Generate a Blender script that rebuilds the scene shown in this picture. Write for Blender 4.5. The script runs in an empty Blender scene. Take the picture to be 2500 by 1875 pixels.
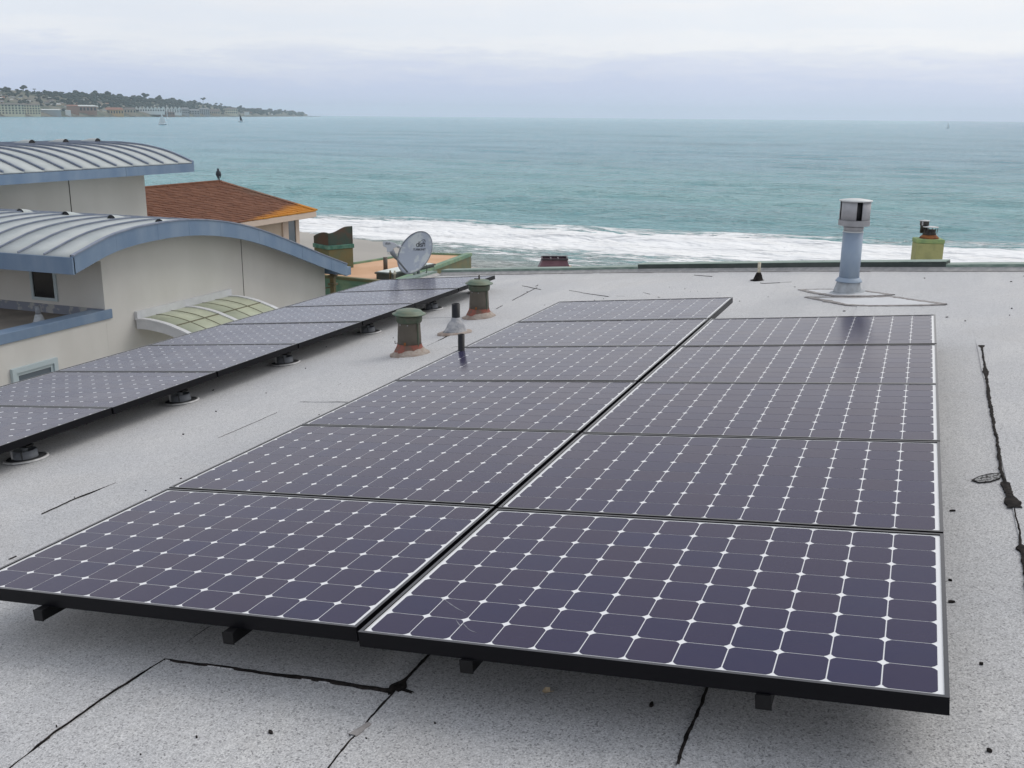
import bpy, math, random
import numpy as np
from mathutils import Vector, Matrix, noise as mnoise

random.seed(7)
SC = bpy.context.scene
COL = SC.collection
R_ = math.radians

# ------------------------------------------------------------------ camera
F_SRC = 2498.655                       # focal length in pixels of the 2500 px wide photograph
CAM = Vector((1.3943, -2.3398, 1.4327))
CR = ((0.9304516, 0.0998523, -0.3525469), (0.3663272, -0.2324627, 0.9009803), (0.0080110, -0.9674661, -0.2528739))
cam = bpy.data.cameras.new('camera')
cam.sensor_width = 36.0
cam.lens = F_SRC / 2500.0 * 36.0
cam.clip_start = 0.05
cam.clip_end = 40000.0
cam_o = bpy.data.objects.new('camera', cam)
COL.objects.link(cam_o)
cam_o.matrix_world = Matrix(((CR[0][0], -CR[0][1], -CR[0][2], CAM.x), (CR[1][0], -CR[1][1], -CR[1][2], CAM.y),
                             (CR[2][0], -CR[2][1], -CR[2][2], CAM.z), (0, 0, 0, 1)))
SC.camera = cam_o

# ------------------------------------------------------------------ world, sun, exposure
SUN_AZ, SUN_EL = R_(38.0), R_(50.0)     # azimuth from +Y towards +X
SUN_DIR = Vector((math.sin(SUN_AZ) * math.cos(SUN_EL), math.cos(SUN_AZ) * math.cos(SUN_EL), math.sin(SUN_EL)))


class NT:
    """small helper for node trees"""
    def __init__(self, tree):
        self.t = tree
        self.n = tree.nodes
        self.l = tree.links

    def node(self, typ, **kw):
        nd = self.n.new(typ)
        for k_, v_ in kw.items():
            setattr(nd, k_, v_)
        return nd

    def link(self, a, b):
        self.l.new(a, b)

    def put(self, sock, v):
        if isinstance(v, bpy.types.NodeSocket):
            self.l.new(v, sock)
        elif v is not None:
            if isinstance(v, (tuple, list)) and len(v) == 3 and sock.type == 'RGBA':
                v = (*v, 1.0)
            sock.default_value = v

    def math(self, op, a, b=None, c=None, clamp=False):
        nd = self.node('ShaderNodeMath', operation=op, use_clamp=clamp)
        self.put(nd.inputs[0], a)
        if b is not None:
            self.put(nd.inputs[1], b)
        if c is not None:
            self.put(nd.inputs[2], c)
        return nd.outputs[0]

    def vmath(self, op, a, b=None):
        nd = self.node('ShaderNodeVectorMath', operation=op)
        self.put(nd.inputs[0], a)
        if b is not None:
            self.put(nd.inputs[1], b)
        return nd.outputs['Value'] if op in ('DOT_PRODUCT', 'LENGTH') else nd.outputs[0]

    def smooth(self, x, a, b, lo=0.0, hi=1.0):
        nd = self.node('ShaderNodeMapRange', interpolation_type='SMOOTHSTEP')
        self.put(nd.inputs[0], x)
        nd.inputs[1].default_value, nd.inputs[2].default_value = a, b
        nd.inputs[3].default_value, nd.inputs[4].default_value = lo, hi
        return nd.outputs[0]

    def mix(self, f, a, b, mode='MIX'):
        nd = self.node('ShaderNodeMix', data_type='RGBA', blend_type=mode)
        self.put(nd.inputs['Factor'], f)
        self.put(nd.inputs[6], a)
        self.put(nd.inputs[7], b)
        return nd.outputs[2]

    def noise(self, vec, scale, detail=3.0, rough=0.55, dist=0.0):
        nd = self.node('ShaderNodeTexNoise')
        if vec is not None:
            self.l.new(vec, nd.inputs['Vector'])
        nd.inputs['Scale'].default_value = scale
        nd.inputs['Detail'].default_value = detail
        nd.inputs['Roughness'].default_value = rough
        nd.inputs['Distortion'].default_value = dist
        return nd.outputs['Fac']

    def scaled(self, vec, s, loc=(0, 0, 0), rot=(0, 0, 0)):
        nd = self.node('ShaderNodeMapping')
        self.l.new(vec, nd.inputs['Vector'])
        nd.inputs['Scale'].default_value = s
        nd.inputs['Location'].default_value = loc
        nd.inputs['Rotation'].default_value = rot
        return nd.outputs[0]

    def ramp(self, f, stops, interp='LINEAR'):
        nd = self.node('ShaderNodeValToRGB')
        cr = nd.color_ramp
        cr.interpolation = interp
        while len(cr.elements) < len(stops):
            cr.elements.new(0.5)
        for e, (p, c) in zip(cr.elements, stops):
            e.position = p
            e.color = (*c, 1.0) if len(c) == 3 else c
        self.put(nd.inputs[0], f)
        return nd.outputs[0]

    def bump(self, h, strength=0.3, dist=0.01, normal=None):
        nd = self.node('ShaderNodeBump')
        nd.inputs['Strength'].default_value = strength
        nd.inputs['Distance'].default_value = dist
        self.l.new(h, nd.inputs['Height'])
        if normal is not None:
            self.l.new(normal, nd.inputs['Normal'])
        return nd.outputs[0]


W = bpy.data.worlds.new('World')
SC.world = W
W.use_nodes = True
wt = NT(W.node_tree)
for nd in list(wt.n):
    wt.n.remove(nd)
out = wt.node('ShaderNodeOutputWorld')
bg = wt.node('ShaderNodeBackground')
wt.link(bg.outputs[0], out.inputs[0])
tc = wt.node('ShaderNodeTexCoord').outputs['Generated']
sep = wt.node('ShaderNodeSeparateXYZ')
wt.link(tc, sep.inputs[0])
sky = wt.node('ShaderNodeTexSky', sky_type='NISHITA')
sky.sun_disc = False
sky.sun_elevation = SUN_EL
sky.sun_rotation = SUN_AZ
sky.altitude = 10.0
sky.dust_density = 2.0
elev = wt.math('MAXIMUM', sep.outputs[2], 0.0)
# layered overcast: the height at which each layer ends is ragged
nb = wt.noise(wt.scaled(tc, (3.0, 3.0, 22.0)), 3.0, 6.0, 0.6, 0.4)
nl = wt.noise(wt.scaled(tc, (1.6, 1.6, 5.0), loc=(3.1, 0.7, 0.2)), 1.6, 3.0, 0.5)
nf = wt.noise(wt.scaled(tc, (6.0, 6.0, 30.0), loc=(1.0, 2.0, 0.0)), 6.0, 5.0, 0.65, 0.3)
e2 = wt.math('ADD', elev, wt.math('MULTIPLY', wt.math('SUBTRACT', nb, 0.5), 0.042))
e2 = wt.math('ADD', e2, wt.math('MULTIPLY', wt.math('SUBTRACT', nl, 0.5), 0.028))
e2 = wt.math('ADD', e2, wt.math('MULTIPLY', wt.math('SUBTRACT', nf, 0.5), 0.020))
deck = wt.ramp(e2, [(0.0, (0.64, 0.73, 0.93)), (0.024, (0.64, 0.715, 0.92)), (0.042, (0.72, 0.775, 0.935)),
                    (0.052, (0.79, 0.835, 0.95)), (0.066, (0.91, 0.935, 0.99)), (0.085, (0.86, 0.905, 0.985)), (0.11, (0.91, 0.93, 0.98)),
                    (0.17, (0.88, 0.875, 0.89)), (0.30, (0.73, 0.73, 0.755)), (0.48, (0.62, 0.66, 0.74)), (1.0, (0.66, 0.70, 0.78))], 'EASE')
big = wt.noise(tc, 1.7, 4.0, 0.55, 0.3)
deck = wt.mix(0.75, deck, wt.ramp(big, [(0.25, (0.90, 0.91, 0.93)), (0.75, (1.09, 1.08, 1.06))]), 'MULTIPLY')
glow = wt.math('MAXIMUM', wt.vmath('DOT_PRODUCT', tc, tuple(SUN_DIR)), 0.0)
glow = wt.math('POWER', glow, 3.0)
deck = wt.mix(glow, deck, wt.mix(1.0, deck, (1.36, 1.28, 1.14), 'MULTIPLY'))
nis = wt.mix(1.0, sky.outputs[0], (0.09, 0.09, 0.09), 'MULTIPLY')
final = wt.mix(0.90, nis, deck)
wt.link(final, bg.inputs[0])
bg.inputs[1].default_value = 1.0

sun = bpy.data.lights.new('sun', 'SUN')
sun.energy = 1.35
sun.angle = R_(40)
sun.color = (1.0, 0.96, 0.90)
sun_o = bpy.data.objects.new('sun', sun)
COL.objects.link(sun_o)
sun_o.rotation_euler = (-SUN_DIR).to_track_quat('-Z', 'Y').to_euler()

vs = SC.view_settings
SC.display_settings.display_device = 'sRGB'
vs.view_transform = 'Standard'
vs.look = 'None'
vs.exposure = 0.0
vs.gamma = 1.0
vs.use_curve_mapping = False
SC.render.engine = 'CYCLES'
SC.cycles.use_denoising = True
SC.cycles.max_bounces = 6
SC.cycles.volume_bounces = 1
SC.cycles.transparent_max_bounces = 8
SC.cycles.caustics_reflective = False
SC.cycles.caustics_refractive = False

# ------------------------------------------------------------------ geometry helpers
K = 2500.0 / 2212.0
# roof frame: columns are u (up the slope, to the right), v (away along the panels), w (normal)
RM3 = Matrix(((0.9952809, 0.0005060, -0.0970349), (0.0, 0.9999864, 0.0052148), (0.0970362, -0.0051902, 0.9952673)))
RMW = RM3.to_4x4()
RW = -0.22                                # roof surface below the top of the panels


def ray(px, py):
    x, y = (px * K - 1250.0) / F_SRC, (py * K - 937.5) / F_SRC
    return Vector([CR[i][0] * x + CR[i][1] * y + CR[i][2] for i in range(3)])


def wp(px, py, ax, val):
    """where the sight line through a photo point meets the plane x, y or z = val"""
    d = ray(px, py)
    return CAM + d * ((val - CAM[ax]) / d[ax])


def rp(px, py, w=RW):
    """the same on the roof (roof coordinates u, v, w)"""
    ci = RM3.transposed()
    c, d = ci @ CAM, ci @ ray(px, py)
    return c + d * ((w - c.z) / d.z)


def rw(u, v, w=RW):
    return RM3 @ Vector((u, v, w))


class MB:
    """collects simple shapes into one mesh"""
    def __init__(self):
        self.v, self.f, self.s = [], [], []

    def add(self, vs_, fs, smooth=False):
        o = len(self.v)
        self.v += [tuple(p) for p in vs_]
        self.f += [tuple(i + o for i in f) for f in fs]
        self.s += [smooth] * len(fs)
        return self

    def box(self, x0, x1, y0, y1, z0, z1):
        return self.add([(x0, y0, z0), (x1, y0, z0), (x1, y1, z0), (x0, y1, z0), (x0, y0, z1), (x1, y0, z1), (x1, y1, z1), (x0, y1, z1)],
                        [(3, 2, 1, 0), (4, 5, 6, 7), (0, 1, 5, 4), (1, 2, 6, 5), (2, 3, 7, 6), (3, 0, 4, 7)])

    def lathe(self, prof, n=24, c=(0, 0), smooth=True, wob=None, cap=True):
        vs_ = []
        for j, (r, z) in enumerate(prof):
            for i in range(n):
                a = 2 * math.pi * i / n
                rr = r * (1 + (wob(j, a) if wob else 0))
                vs_.append((c[0] + rr * math.cos(a), c[1] + rr * math.sin(a), z))
        fs = [(j * n + i, j * n + (i + 1) % n, (j + 1) * n + (i + 1) % n, (j + 1) * n + i) for j in range(len(prof) - 1) for i in range(n)]
        self.add(vs_, fs, smooth)
        if cap:
            o = len(self.v) - len(vs_)
            self.f += [tuple(o + i for i in reversed(range(n))), tuple(o + (len(prof) - 1) * n + i for i in range(n))]
            self.s += [False, False]
        return self

    def tube(self, pts, r, n=8, smooth=True):
        pts = [Vector(p) for p in pts]
        rings = []
        for i, p in enumerate(pts):
            d = (pts[min(i + 1, len(pts) - 1)] - pts[max(i - 1, 0)]).normalized()
            a = d.orthogonal().normalized() if i == 0 else (a - d * a.dot(d)).normalized()
            b = d.cross(a)
            rr = r[i] if isinstance(r, (list, tuple)) else r
            rings.append([p + a * rr * math.cos(2 * math.pi * j / n) + b * rr * math.sin(2 * math.pi * j / n) for j in range(n)])
        vs_ = [q for rg in rings for q in rg]
        fs = [(i * n + j, i * n + (j + 1) % n, (i + 1) * n + (j + 1) % n, (i + 1) * n + j) for i in range(len(pts) - 1) for j in range(n)]
        self.add(vs_, fs, smooth)
        o = len(self.v) - len(vs_)
        self.f += [tuple(o + j for j in reversed(range(n))), tuple(o + (len(pts) - 1) * n + j for j in range(n))]
        self.s += [False, False]
        return self

    def prism(self, poly, z0, z1, axis=2, smooth=False):
        """polygon in two axes pushed along the third (counter-clockwise seen from +axis)"""
        def m(a, b, c):
            return (c, a, b) if axis == 0 else (b, c, a) if axis == 1 else (a, b, c)
        n = len(poly)
        vs_ = [m(a, b, z0) for a, b in poly] + [m(a, b, z1) for a, b in poly]
        self.add(vs_, [(i, (i + 1) % n, n + (i + 1) % n, n + i) for i in range(n)], smooth)
        o = len(self.v) - 2 * n
        self.f += [tuple(o + i for i in reversed(range(n))), tuple(o + n + i for i in range(n))]
        self.s += [False, False]
        return self

    def bar(self, a, b, w, h, up=(0, 0, 1)):
        a, b, up = Vector(a), Vector(b), Vector(up)
        d = (b - a).normalized()
        sd = d.cross(up).normalized()
        up = sd.cross(d).normalized()
        vs_ = [p + sd * (sx * w / 2) + up * (sz * h / 2) for p in (a, b) for sx, sz in ((-1, -1), (1, -1), (1, 1), (-1, 1))]
        return self.add(vs_, [(0, 1, 2, 3), (7, 6, 5, 4), (0, 4, 5, 1), (1, 5, 6, 2), (2, 6, 7, 3), (3, 7, 4, 0)])

    def mesh(self, name, m):
        me = bpy.data.meshes.new(name)
        me.from_pydata(self.v, [], self.f)
        me.polygons.foreach_set('use_smooth', self.s)
        me.update()
        import bmesh
        bm = bmesh.new()
        bm.from_mesh(me)
        bmesh.ops.recalc_face_normals(bm, faces=bm.faces)
        bm.to_mesh(me)
        bm.free()
        if m is not None:
            me.materials.append(m)
        return me

    def build(self, name, m, parent=None, bevel=0.0, loc=None):
        o = bpy.data.objects.new(name, self.mesh(name, m))
        COL.objects.link(o)
        if parent is not None:
            o.parent = parent
        if loc is not None:
            o.location = loc
        if bevel:
            b = o.modifiers.new('bevel', 'BEVEL')
            b.width = bevel
            b.segments = 2
            b.limit_method = 'ANGLE'
            b.angle_limit = R_(40)
        return o


def tag(o, label, cat, group=None):
    o['label'] = label
    o['category'] = cat
    if group:
        o['group'] = group
    return o


def empty(name, loc, rot=None, label=None, cat=None, group=None):
    o = bpy.data.objects.new(name, None)
    o.empty_display_size = 0.1
    COL.objects.link(o)
    m = (rot.to_4x4() if rot is not None else Matrix.Identity(4))
    m.translation = Vector(loc)
    o.matrix_world = m
    if label:
        tag(o, label, cat, group)
    return o


def kids(o):
    return [c for c in bpy.data.objects if c.parent is o]


def copy_tree(o, children, parent=None):
    c = o.copy()
    COL.objects.link(c)
    if parent is not None:
        c.parent = parent
    for ch in children.get(o.name, ()):
        copy_tree(ch, children, c)
    return c


def child_map(root):
    mp = {}
    for o in bpy.data.objects:
        if o.parent is not None:
            mp.setdefault(o.parent.name, []).append(o)
    return mp


# ------------------------------------------------------------------ materials
def mat(name, col, rough=0.6, col2=None, nscale=4.0, nrange=(0.35, 0.7), metal=0.0, spec=0.5, bump=0.0, bscale=60.0, bdist=0.003,
        coat=0.0, detail=4.0, stretch=None, rnd=0.0, rust=None, sheen=0.0):
    m = bpy.data.materials.new(name)
    m.use_nodes = True
    t = NT(m.node_tree)
    p = t.n['Principled BSDF']
    p.inputs['Roughness'].default_value = rough
    p.inputs['Metallic'].default_value = metal
    p.inputs['Specular IOR Level'].default_value = spec
    p.inputs['Coat Weight'].default_value = coat
    p.inputs['Coat Roughness'].default_value = 0.04
    if sheen:
        p.inputs['Sheen Weight'].default_value = sheen
        p.inputs['Sheen Roughness'].default_value = 0.5
    co = t.node('ShaderNodeTexCoord').outputs['Object']
    c = (*col, 1.0)
    if col2 is not None:
        v = t.scaled(co, stretch) if stretch else co
        f = t.smooth(t.noise(v, nscale, detail), nrange[0], nrange[1])
        c = t.mix(f, col, col2)
    if rust:
        f = t.smooth(t.noise(co, rust[1], 5.0, 0.65), rust[2], rust[2] + 0.1)
        c = t.mix(f, c, rust[0])
    if rnd:
        oi = t.node('ShaderNodeObjectInfo').outputs['Random']
        g = t.math('ADD', t.math('MULTIPLY', oi, 2 * rnd), 1.0 - rnd)
        cb = t.node('ShaderNodeCombineColor')
        for i in range(3):
            t.link(g, cb.inputs[i])
        c = t.mix(1.0, c, cb.outputs[0], 'MULTIPLY')
    t.put(p.inputs['Base Color'], c)
    if bump:
        t.link(t.bump(t.noise(co, bscale, 4.0, 0.6), bump, bdist), p.inputs['Normal'])
    return m


def mat_roof():
    m = bpy.data.materials.new('mineral_cap_sheet')
    m.use_nodes = True
    t = NT(m.node_tree)
    p = t.n['Principled BSDF']
    geo = t.node('ShaderNodeNewGeometry').outputs['Position']
    g1 = t.noise(geo, 200.0, 4.0, 0.8)
    g2 = t.noise(geo, 520.0, 1.0, 0.5)
    vo = t.node('ShaderNodeTexVoronoi', feature='F1')
    t.link(geo, vo.inputs['Vector'])
    vo.inputs['Scale'].default_value = 190.0
    big = t.noise(geo, 0.9, 5.0, 0.6, 0.4)
    mid = t.noise(t.scaled(geo, (9.0, 1.2, 4.0)), 1.4, 4.0, 0.6)
    c = t.mix(t.smooth(big, 0.3, 0.72), (0.445, 0.45, 0.468), (0.535, 0.53, 0.53))
    c = t.mix(t.smooth(mid, 0.5, 0.75, 0.0, 0.45), c, (0.42, 0.425, 0.435))
    stain = t.noise(geo, 0.55, 6.0, 0.68, 0.8)
    c = t.mix(t.smooth(stain, 0.54, 0.60, 0.0, 0.22), c, (0.40, 0.375, 0.35))
    c = t.mix(t.smooth(t.noise(t.scaled(geo, (1.6, 0.35, 1.0), loc=(4, 1, 0)), 1.6, 5.0, 0.65, 0.5), 0.56, 0.66, 0.0, 0.25), c, (0.66, 0.655, 0.64))
    gran = t.smooth(g1, 0.34, 0.54)                       # dark gaps between the granules
    c = t.mix(gran, (0.19, 0.195, 0.21), c)
    gs = t.node('ShaderNodeSeparateColor')
    t.link(vo.outputs['Color'], gs.inputs[0])
    gb = t.node('ShaderNodeCombineColor')
    gv = t.math('ADD', t.math('MULTIPLY', t.math('POWER', gs.outputs[1], 1.0), 0.46), 0.80)
    for i in range(3):
        t.link(gv, gb.inputs[i])
    c = t.mix(1.0, c, gb.outputs[0], 'MULTIPLY')
    c = t.mix(t.smooth(gs.outputs[0], 0.89, 0.94, 0.0, 0.7), c, (0.09, 0.088, 0.095))
    c = t.mix(t.smooth(g2, 0.58, 0.68, 0.0, 0.6), c, (0.74, 0.74, 0.74))
    oi = t.node('ShaderNodeObjectInfo').outputs['Random']
    g = t.math('ADD', t.math('MULTIPLY', oi, 0.07), 0.965)
    cb = t.node('ShaderNodeCombineColor')
    for i in range(3):
        t.link(g, cb.inputs[i])
    c = t.mix(1.0, c, cb.outputs[0], 'MULTIPLY')
    t.put(p.inputs['Base Color'], c)
    p.inputs['Roughness'].default_value = 0.75
    p.inputs['Sheen Weight'].default_value = 0.55
    p.inputs['Sheen Roughness'].default_value = 0.4
    h = t.math('ADD', g1, t.math('MULTIPLY', g2, 0.5))
    b = t.bump(h, 0.55, 0.0022)
    b = t.bump(t.noise(geo, 7.0, 3.0), 0.25, 0.01, b)
    t.link(b, p.inputs['Normal'])
    return m


def mat_cell():
    m = bpy.data.materials.new('silicon_cell')
    m.use_nodes = True
    t = NT(m.node_tree)
    p = t.n['Principled BSDF']
    oi = t.node('ShaderNodeObjectInfo').outputs['Random']
    co = t.node('ShaderNodeTexCoord').outputs['Object']
    c = t.ramp(oi, [(0.0, (0.012, 0.011, 0.058)), (0.35, (0.016, 0.011, 0.054)), (0.7, (0.021, 0.013, 0.051)), (1.0, (0.013, 0.012, 0.063))])
    c = t.mix(t.smooth(t.noise(co, 9.0, 3.0), 0.4, 0.8, 0.0, 0.3), c, (0.028, 0.020, 0.058))
    geo = t.node('ShaderNodeNewGeometry').outputs['Position']
    dust = t.smooth(t.noise(geo, 2.2, 6.0, 0.65), 0.45, 0.8, 0.0, 0.012)
    c = t.mix(dust, c, (0.5, 0.48, 0.45))
    t.put(p.inputs['Base Color'], c)
    p.inputs['Roughness'].default_value = 0.35
    p.inputs['Specular IOR Level'].default_value = 0.0
    p.inputs['Coat Weight'].default_value = 1.0
    p.inputs['Coat IOR'].default_value = 1.36
    p.inputs['Sheen Weight'].default_value = 0.12
    p.inputs['Sheen Roughness'].default_value = 0.25
    t.put(p.inputs['Coat Roughness'], t.smooth(t.noise(geo, 3.0, 4.0), 0.3, 0.8, 0.16, 0.21))
    return m


M = {}
M['roof'] = mat_roof()
M['cell'] = mat_cell()
M['backsheet'] = mat('white_backsheet', (0.80, 0.81, 0.83), 0.5, spec=0.0, coat=1.0)
M['frame'] = mat('black_anodised_aluminium', (0.0035, 0.0035, 0.0055), 0.36, metal=0.0, spec=0.16, bump=0.05, bscale=200)
M['lip'] = mat('sky_lit_anodised_lip', (0.022, 0.023, 0.032), 0.3, spec=0.5, coat=0.4)  # same finish as the frame, lightened to paint in the sky's reflection
M['rail'] = mat('black_rail', (0.006, 0.006, 0.007), 0.5, spec=0.25)
M['tar'] = mat('tar', (0.010, 0.009, 0.009), 0.85, (0.035, 0.030, 0.028), 40.0, spec=0.12, bump=0.6, bscale=120, bdist=0.006)
M['tar_dusty'] = mat('dusty_tar', (0.22, 0.205, 0.20), 0.85, (0.36, 0.34, 0.33), 18.0, bump=0.5, bscale=90, bdist=0.005)
M['patch'] = mat('smooth_patch', (0.62, 0.63, 0.65), 0.7, (0.54, 0.55, 0.57), 3.0, bump=0.15, bscale=60)
M['curb'] = mat('grey_curb_felt', (0.34, 0.335, 0.335), 0.85, (0.46, 0.45, 0.44), 14.0, bump=0.6, bscale=90, bdist=0.006)
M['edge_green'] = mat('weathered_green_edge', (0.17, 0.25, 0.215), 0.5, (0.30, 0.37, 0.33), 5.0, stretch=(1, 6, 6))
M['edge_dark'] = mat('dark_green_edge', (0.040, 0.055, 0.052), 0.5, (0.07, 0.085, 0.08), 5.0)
M['flash'] = mat('grey_flashing', (0.26, 0.28, 0.31), 0.55, (0.17, 0.18, 0.20), 12.0)
M['flash_dark'] = mat('dark_flange', (0.06, 0.062, 0.066), 0.6)
M['sealant'] = mat('white_sealant', (0.66, 0.66, 0.66), 0.6, (0.5, 0.5, 0.5), 30.0)
M['vent_green'] = mat('green_vent_cap', (0.090, 0.155, 0.115), 0.5, (0.165, 0.185, 0.125), 9.0, bump=0.1, bscale=40)
M['vent_collar'] = mat('olive_vent_collar', (0.055, 0.085, 0.055), 0.55, (0.10, 0.10, 0.07), 10.0)
M['vent_brown'] = mat('brown_vent_body', (0.100, 0.086, 0.068), 0.55, (0.13, 0.115, 0.095), 6.0, (0.3, 0.8), spec=0.4)
M['vent_red'] = mat('red_primer', (0.27, 0.085, 0.06), 0.7, (0.15, 0.10, 0.075), 14.0, (0.45, 0.62), bump=0.5, bscale=60, bdist=0.008)
M['mortar'] = mat('brown_mastic', (0.30, 0.23, 0.19), 0.85, (0.42, 0.37, 0.33), 16.0, bump=0.7, bscale=50, bdist=0.01)
M['black_pipe'] = mat('black_plastic_pipe', (0.006, 0.007, 0.010), 0.45, (0.014, 0.015, 0.02), 20.0, spec=0.3)
M['lead'] = mat('grey_lead', (0.30, 0.31, 0.34), 0.6, (0.46, 0.46, 0.47), 20.0, bump=0.8, bscale=30, bdist=0.02)
M['galv'] = mat('painted_blue_grey_pipe', (0.27, 0.345, 0.45), 0.5, (0.32, 0.39, 0.47), 7.0, stretch=(1, 1, 0.4))
M['galv_cap'] = mat('galvanised_cap', (0.35, 0.35, 0.37), 0.5, (0.43, 0.43, 0.45), 8.0, metal=0.2)
M['galv_top'] = mat('pale_galvanised_lid', (0.66, 0.68, 0.68), 0.45, (0.56, 0.58, 0.58), 8.0)
M['dark_gap'] = mat('dark_louvre_gap', (0.02, 0.02, 0.024), 0.6)
M['cement_grey'] = mat('grey_mastic', (0.44, 0.47, 0.50), 0.8, (0.35, 0.37, 0.39), 18.0, bump=0.7, bscale=50, bdist=0.008)
M['stub_cream'] = mat('cream_pipe', (0.62, 0.58, 0.47), 0.6, (0.45, 0.40, 0.30), 25.0)
M['stucco'] = mat('grey_beige_stucco', (0.605, 0.592, 0.558), 0.9, (0.655, 0.642, 0.61), 1.1, (0.3, 0.7), bump=0.4, bscale=70, bdist=0.006, detail=7.0, stretch=(1.2, 1.2, 0.6))
M['joint'] = mat('dark_joint', (0.05, 0.045, 0.04), 0.8)
M['zinc'] = mat('zinc_roof_pan', (0.42, 0.46, 0.465), 0.6, (0.49, 0.52, 0.52), 2.2, spec=0.35, rnd=0.04)
M['seam'] = mat('standing_seam_metal', (0.20, 0.235, 0.31), 0.55, (0.27, 0.30, 0.37), 6.0, spec=0.3)
M['fascia'] = mat('blue_grey_fascia', (0.145, 0.220, 0.335), 0.45, (0.215, 0.290, 0.395), 2.6, (0.3, 0.8), stretch=(1, 1, 0.35), metal=0.1)
M['fascia_worn'] = mat('peeling_flashing', (0.215, 0.235, 0.29), 0.55, (0.40, 0.40, 0.40), 5.0, (0.52, 0.60))
M['win_frame'] = mat('pale_blue_window_frame', (0.46, 0.54, 0.57), 0.45)
M['glass_dark'] = mat('dark_window_glass', (0.008, 0.010, 0.012), 0.05, spec=0.6)
M['glass_blue'] = mat('bluish_window_glass', (0.09, 0.12, 0.15), 0.06, spec=0.7)
M['terrace'] = mat('terrace_membrane', (0.19, 0.17, 0.15), 0.85, (0.26, 0.235, 0.20), 2.0, bump=0.3)
M['white_paint'] = mat('white_painted_metal', (0.66, 0.67, 0.69), 0.45, (0.58, 0.59, 0.61), 5.0)
M['acrylic'] = mat('greenish_translucent_sheet', (0.50, 0.53, 0.40), 0.35, (0.43, 0.46, 0.35), 3.0, spec=0.4)
M['acrylic_line'] = mat('brown_glazing_bar', (0.16, 0.15, 0.10), 0.6)
M['cream_wall'] = mat('cream_pink_stucco', (0.56, 0.47, 0.38), 0.9, (0.50, 0.42, 0.34), 2.0)
M['trim_pink'] = mat('pink_trim', (0.60, 0.49, 0.41), 0.7)
M['orange_deck'] = mat('orange_tan_deck', (0.56, 0.335, 0.195), 0.85, (0.66, 0.42, 0.27), 0.9, (0.3, 0.75), bump=0.3, bscale=25, bdist=0.01)
M['olive'] = mat('olive_copper', (0.155, 0.135, 0.058), 0.55, (0.105, 0.135, 0.075), 2.6, (0.35, 0.7))
M['patina'] = mat('green_patina', (0.13, 0.245, 0.17), 0.6, (0.24, 0.33, 0.20), 3.0)
M['patina_dark'] = mat('dark_green_copper', (0.030, 0.060, 0.048), 0.45, (0.085, 0.045, 0.028), 2.2, (0.4, 0.62))
M['copper_brown'] = mat('brown_copper', (0.080, 0.040, 0.024), 0.45, (0.045, 0.05, 0.035), 2.4, (0.4, 0.62))
M['verdigris'] = mat('bright_verdigris', (0.035, 0.14, 0.105), 0.6, (0.13, 0.27, 0.21), 8.0)
M['brass_post'] = mat('olive_brown_post', (0.17, 0.125, 0.055), 0.5, (0.10, 0.09, 0.05), 10.0)
M['skylight'] = mat('pale_skylight_top', (0.66, 0.71, 0.68), 0.3, (0.58, 0.64, 0.60), 4.0)
M['dish_grey'] = mat('grey_dish_paint', (0.40, 0.44, 0.51), 0.45, (0.56, 0.595, 0.605), 5.0, (0.47, 0.55), detail=8.0)
M['dish_back'] = mat('grey_dish_metal', (0.22, 0.235, 0.265), 0.5)
M['lnb'] = mat('grey_plastic', (0.47, 0.49, 0.53), 0.5)
M['print'] = mat('dark_print', (0.03, 0.032, 0.038), 0.7)
M['rust'] = mat('rust', (0.15, 0.05, 0.022), 0.85, (0.32, 0.125, 0.035), 20.0, bump=0.6, bscale=60)
M['cable'] = mat('black_cable', (0.012, 0.012, 0.012), 0.5)
M['maroon'] = mat('maroon_chimney_cap', (0.145, 0.065, 0.085), 0.55, (0.18, 0.09, 0.11), 6.0)
M['maroon_rim'] = mat('dark_rim', (0.05, 0.035, 0.045), 0.5)
M['yellow'] = mat('mossy_yellow_stucco', (0.40, 0.40, 0.185), 0.9, (0.28, 0.295, 0.14), 5.0, (0.42, 0.75), bump=0.5, bscale=25, bdist=0.01, rust=((0.17, 0.17, 0.11), 7.0, 0.66))
M['yellow_green'] = mat('green_stained_rim', (0.30, 0.40, 0.17), 0.85, (0.20, 0.31, 0.15), 8.0)
M['black_metal'] = mat('sooty_metal', (0.025, 0.022, 0.02), 0.6, (0.06, 0.05, 0.04), 15.0)
M['bird'] = mat('dark_slate_feathers', (0.045, 0.065, 0.085), 0.7, (0.025, 0.03, 0.036), 30.0)
M['sand'] = mat('wet_sand', (0.33, 0.31, 0.28), 0.6, (0.40, 0.375, 0.335), 0.05, bump=0.2)
M['rock'] = mat('shore_rock', (0.11, 0.10, 0.095), 0.9, (0.22, 0.20, 0.18), 0.05)
M['hill'] = mat('hillside_scrub', (0.075, 0.085, 0.055), 0.95, (0.16, 0.145, 0.11), 0.012, (0.42, 0.6))
M['leaf'] = mat('dark_pine_foliage', (0.014, 0.024, 0.018), 0.9, (0.034, 0.046, 0.030), 0.08, bump=0.8, bscale=0.4, bdist=1.5)
M['bark'] = mat('bark', (0.10, 0.08, 0.06), 0.9)
M['sail_white'] = mat('white_sail', (0.80, 0.80, 0.80), 0.8)
M['sail_dark'] = mat('dark_sail', (0.018, 0.022, 0.03), 0.7)
M['hull'] = mat('white_hull', (0.72, 0.73, 0.74), 0.4)
M['leaf_dry'] = mat('dry_leaf', (0.42, 0.33, 0.22), 0.8, (0.5, 0.42, 0.3), 60.0)
M['smear'] = mat('dried_white_smear', (0.20, 0.205, 0.24), 0.8, coat=0.6)


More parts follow.
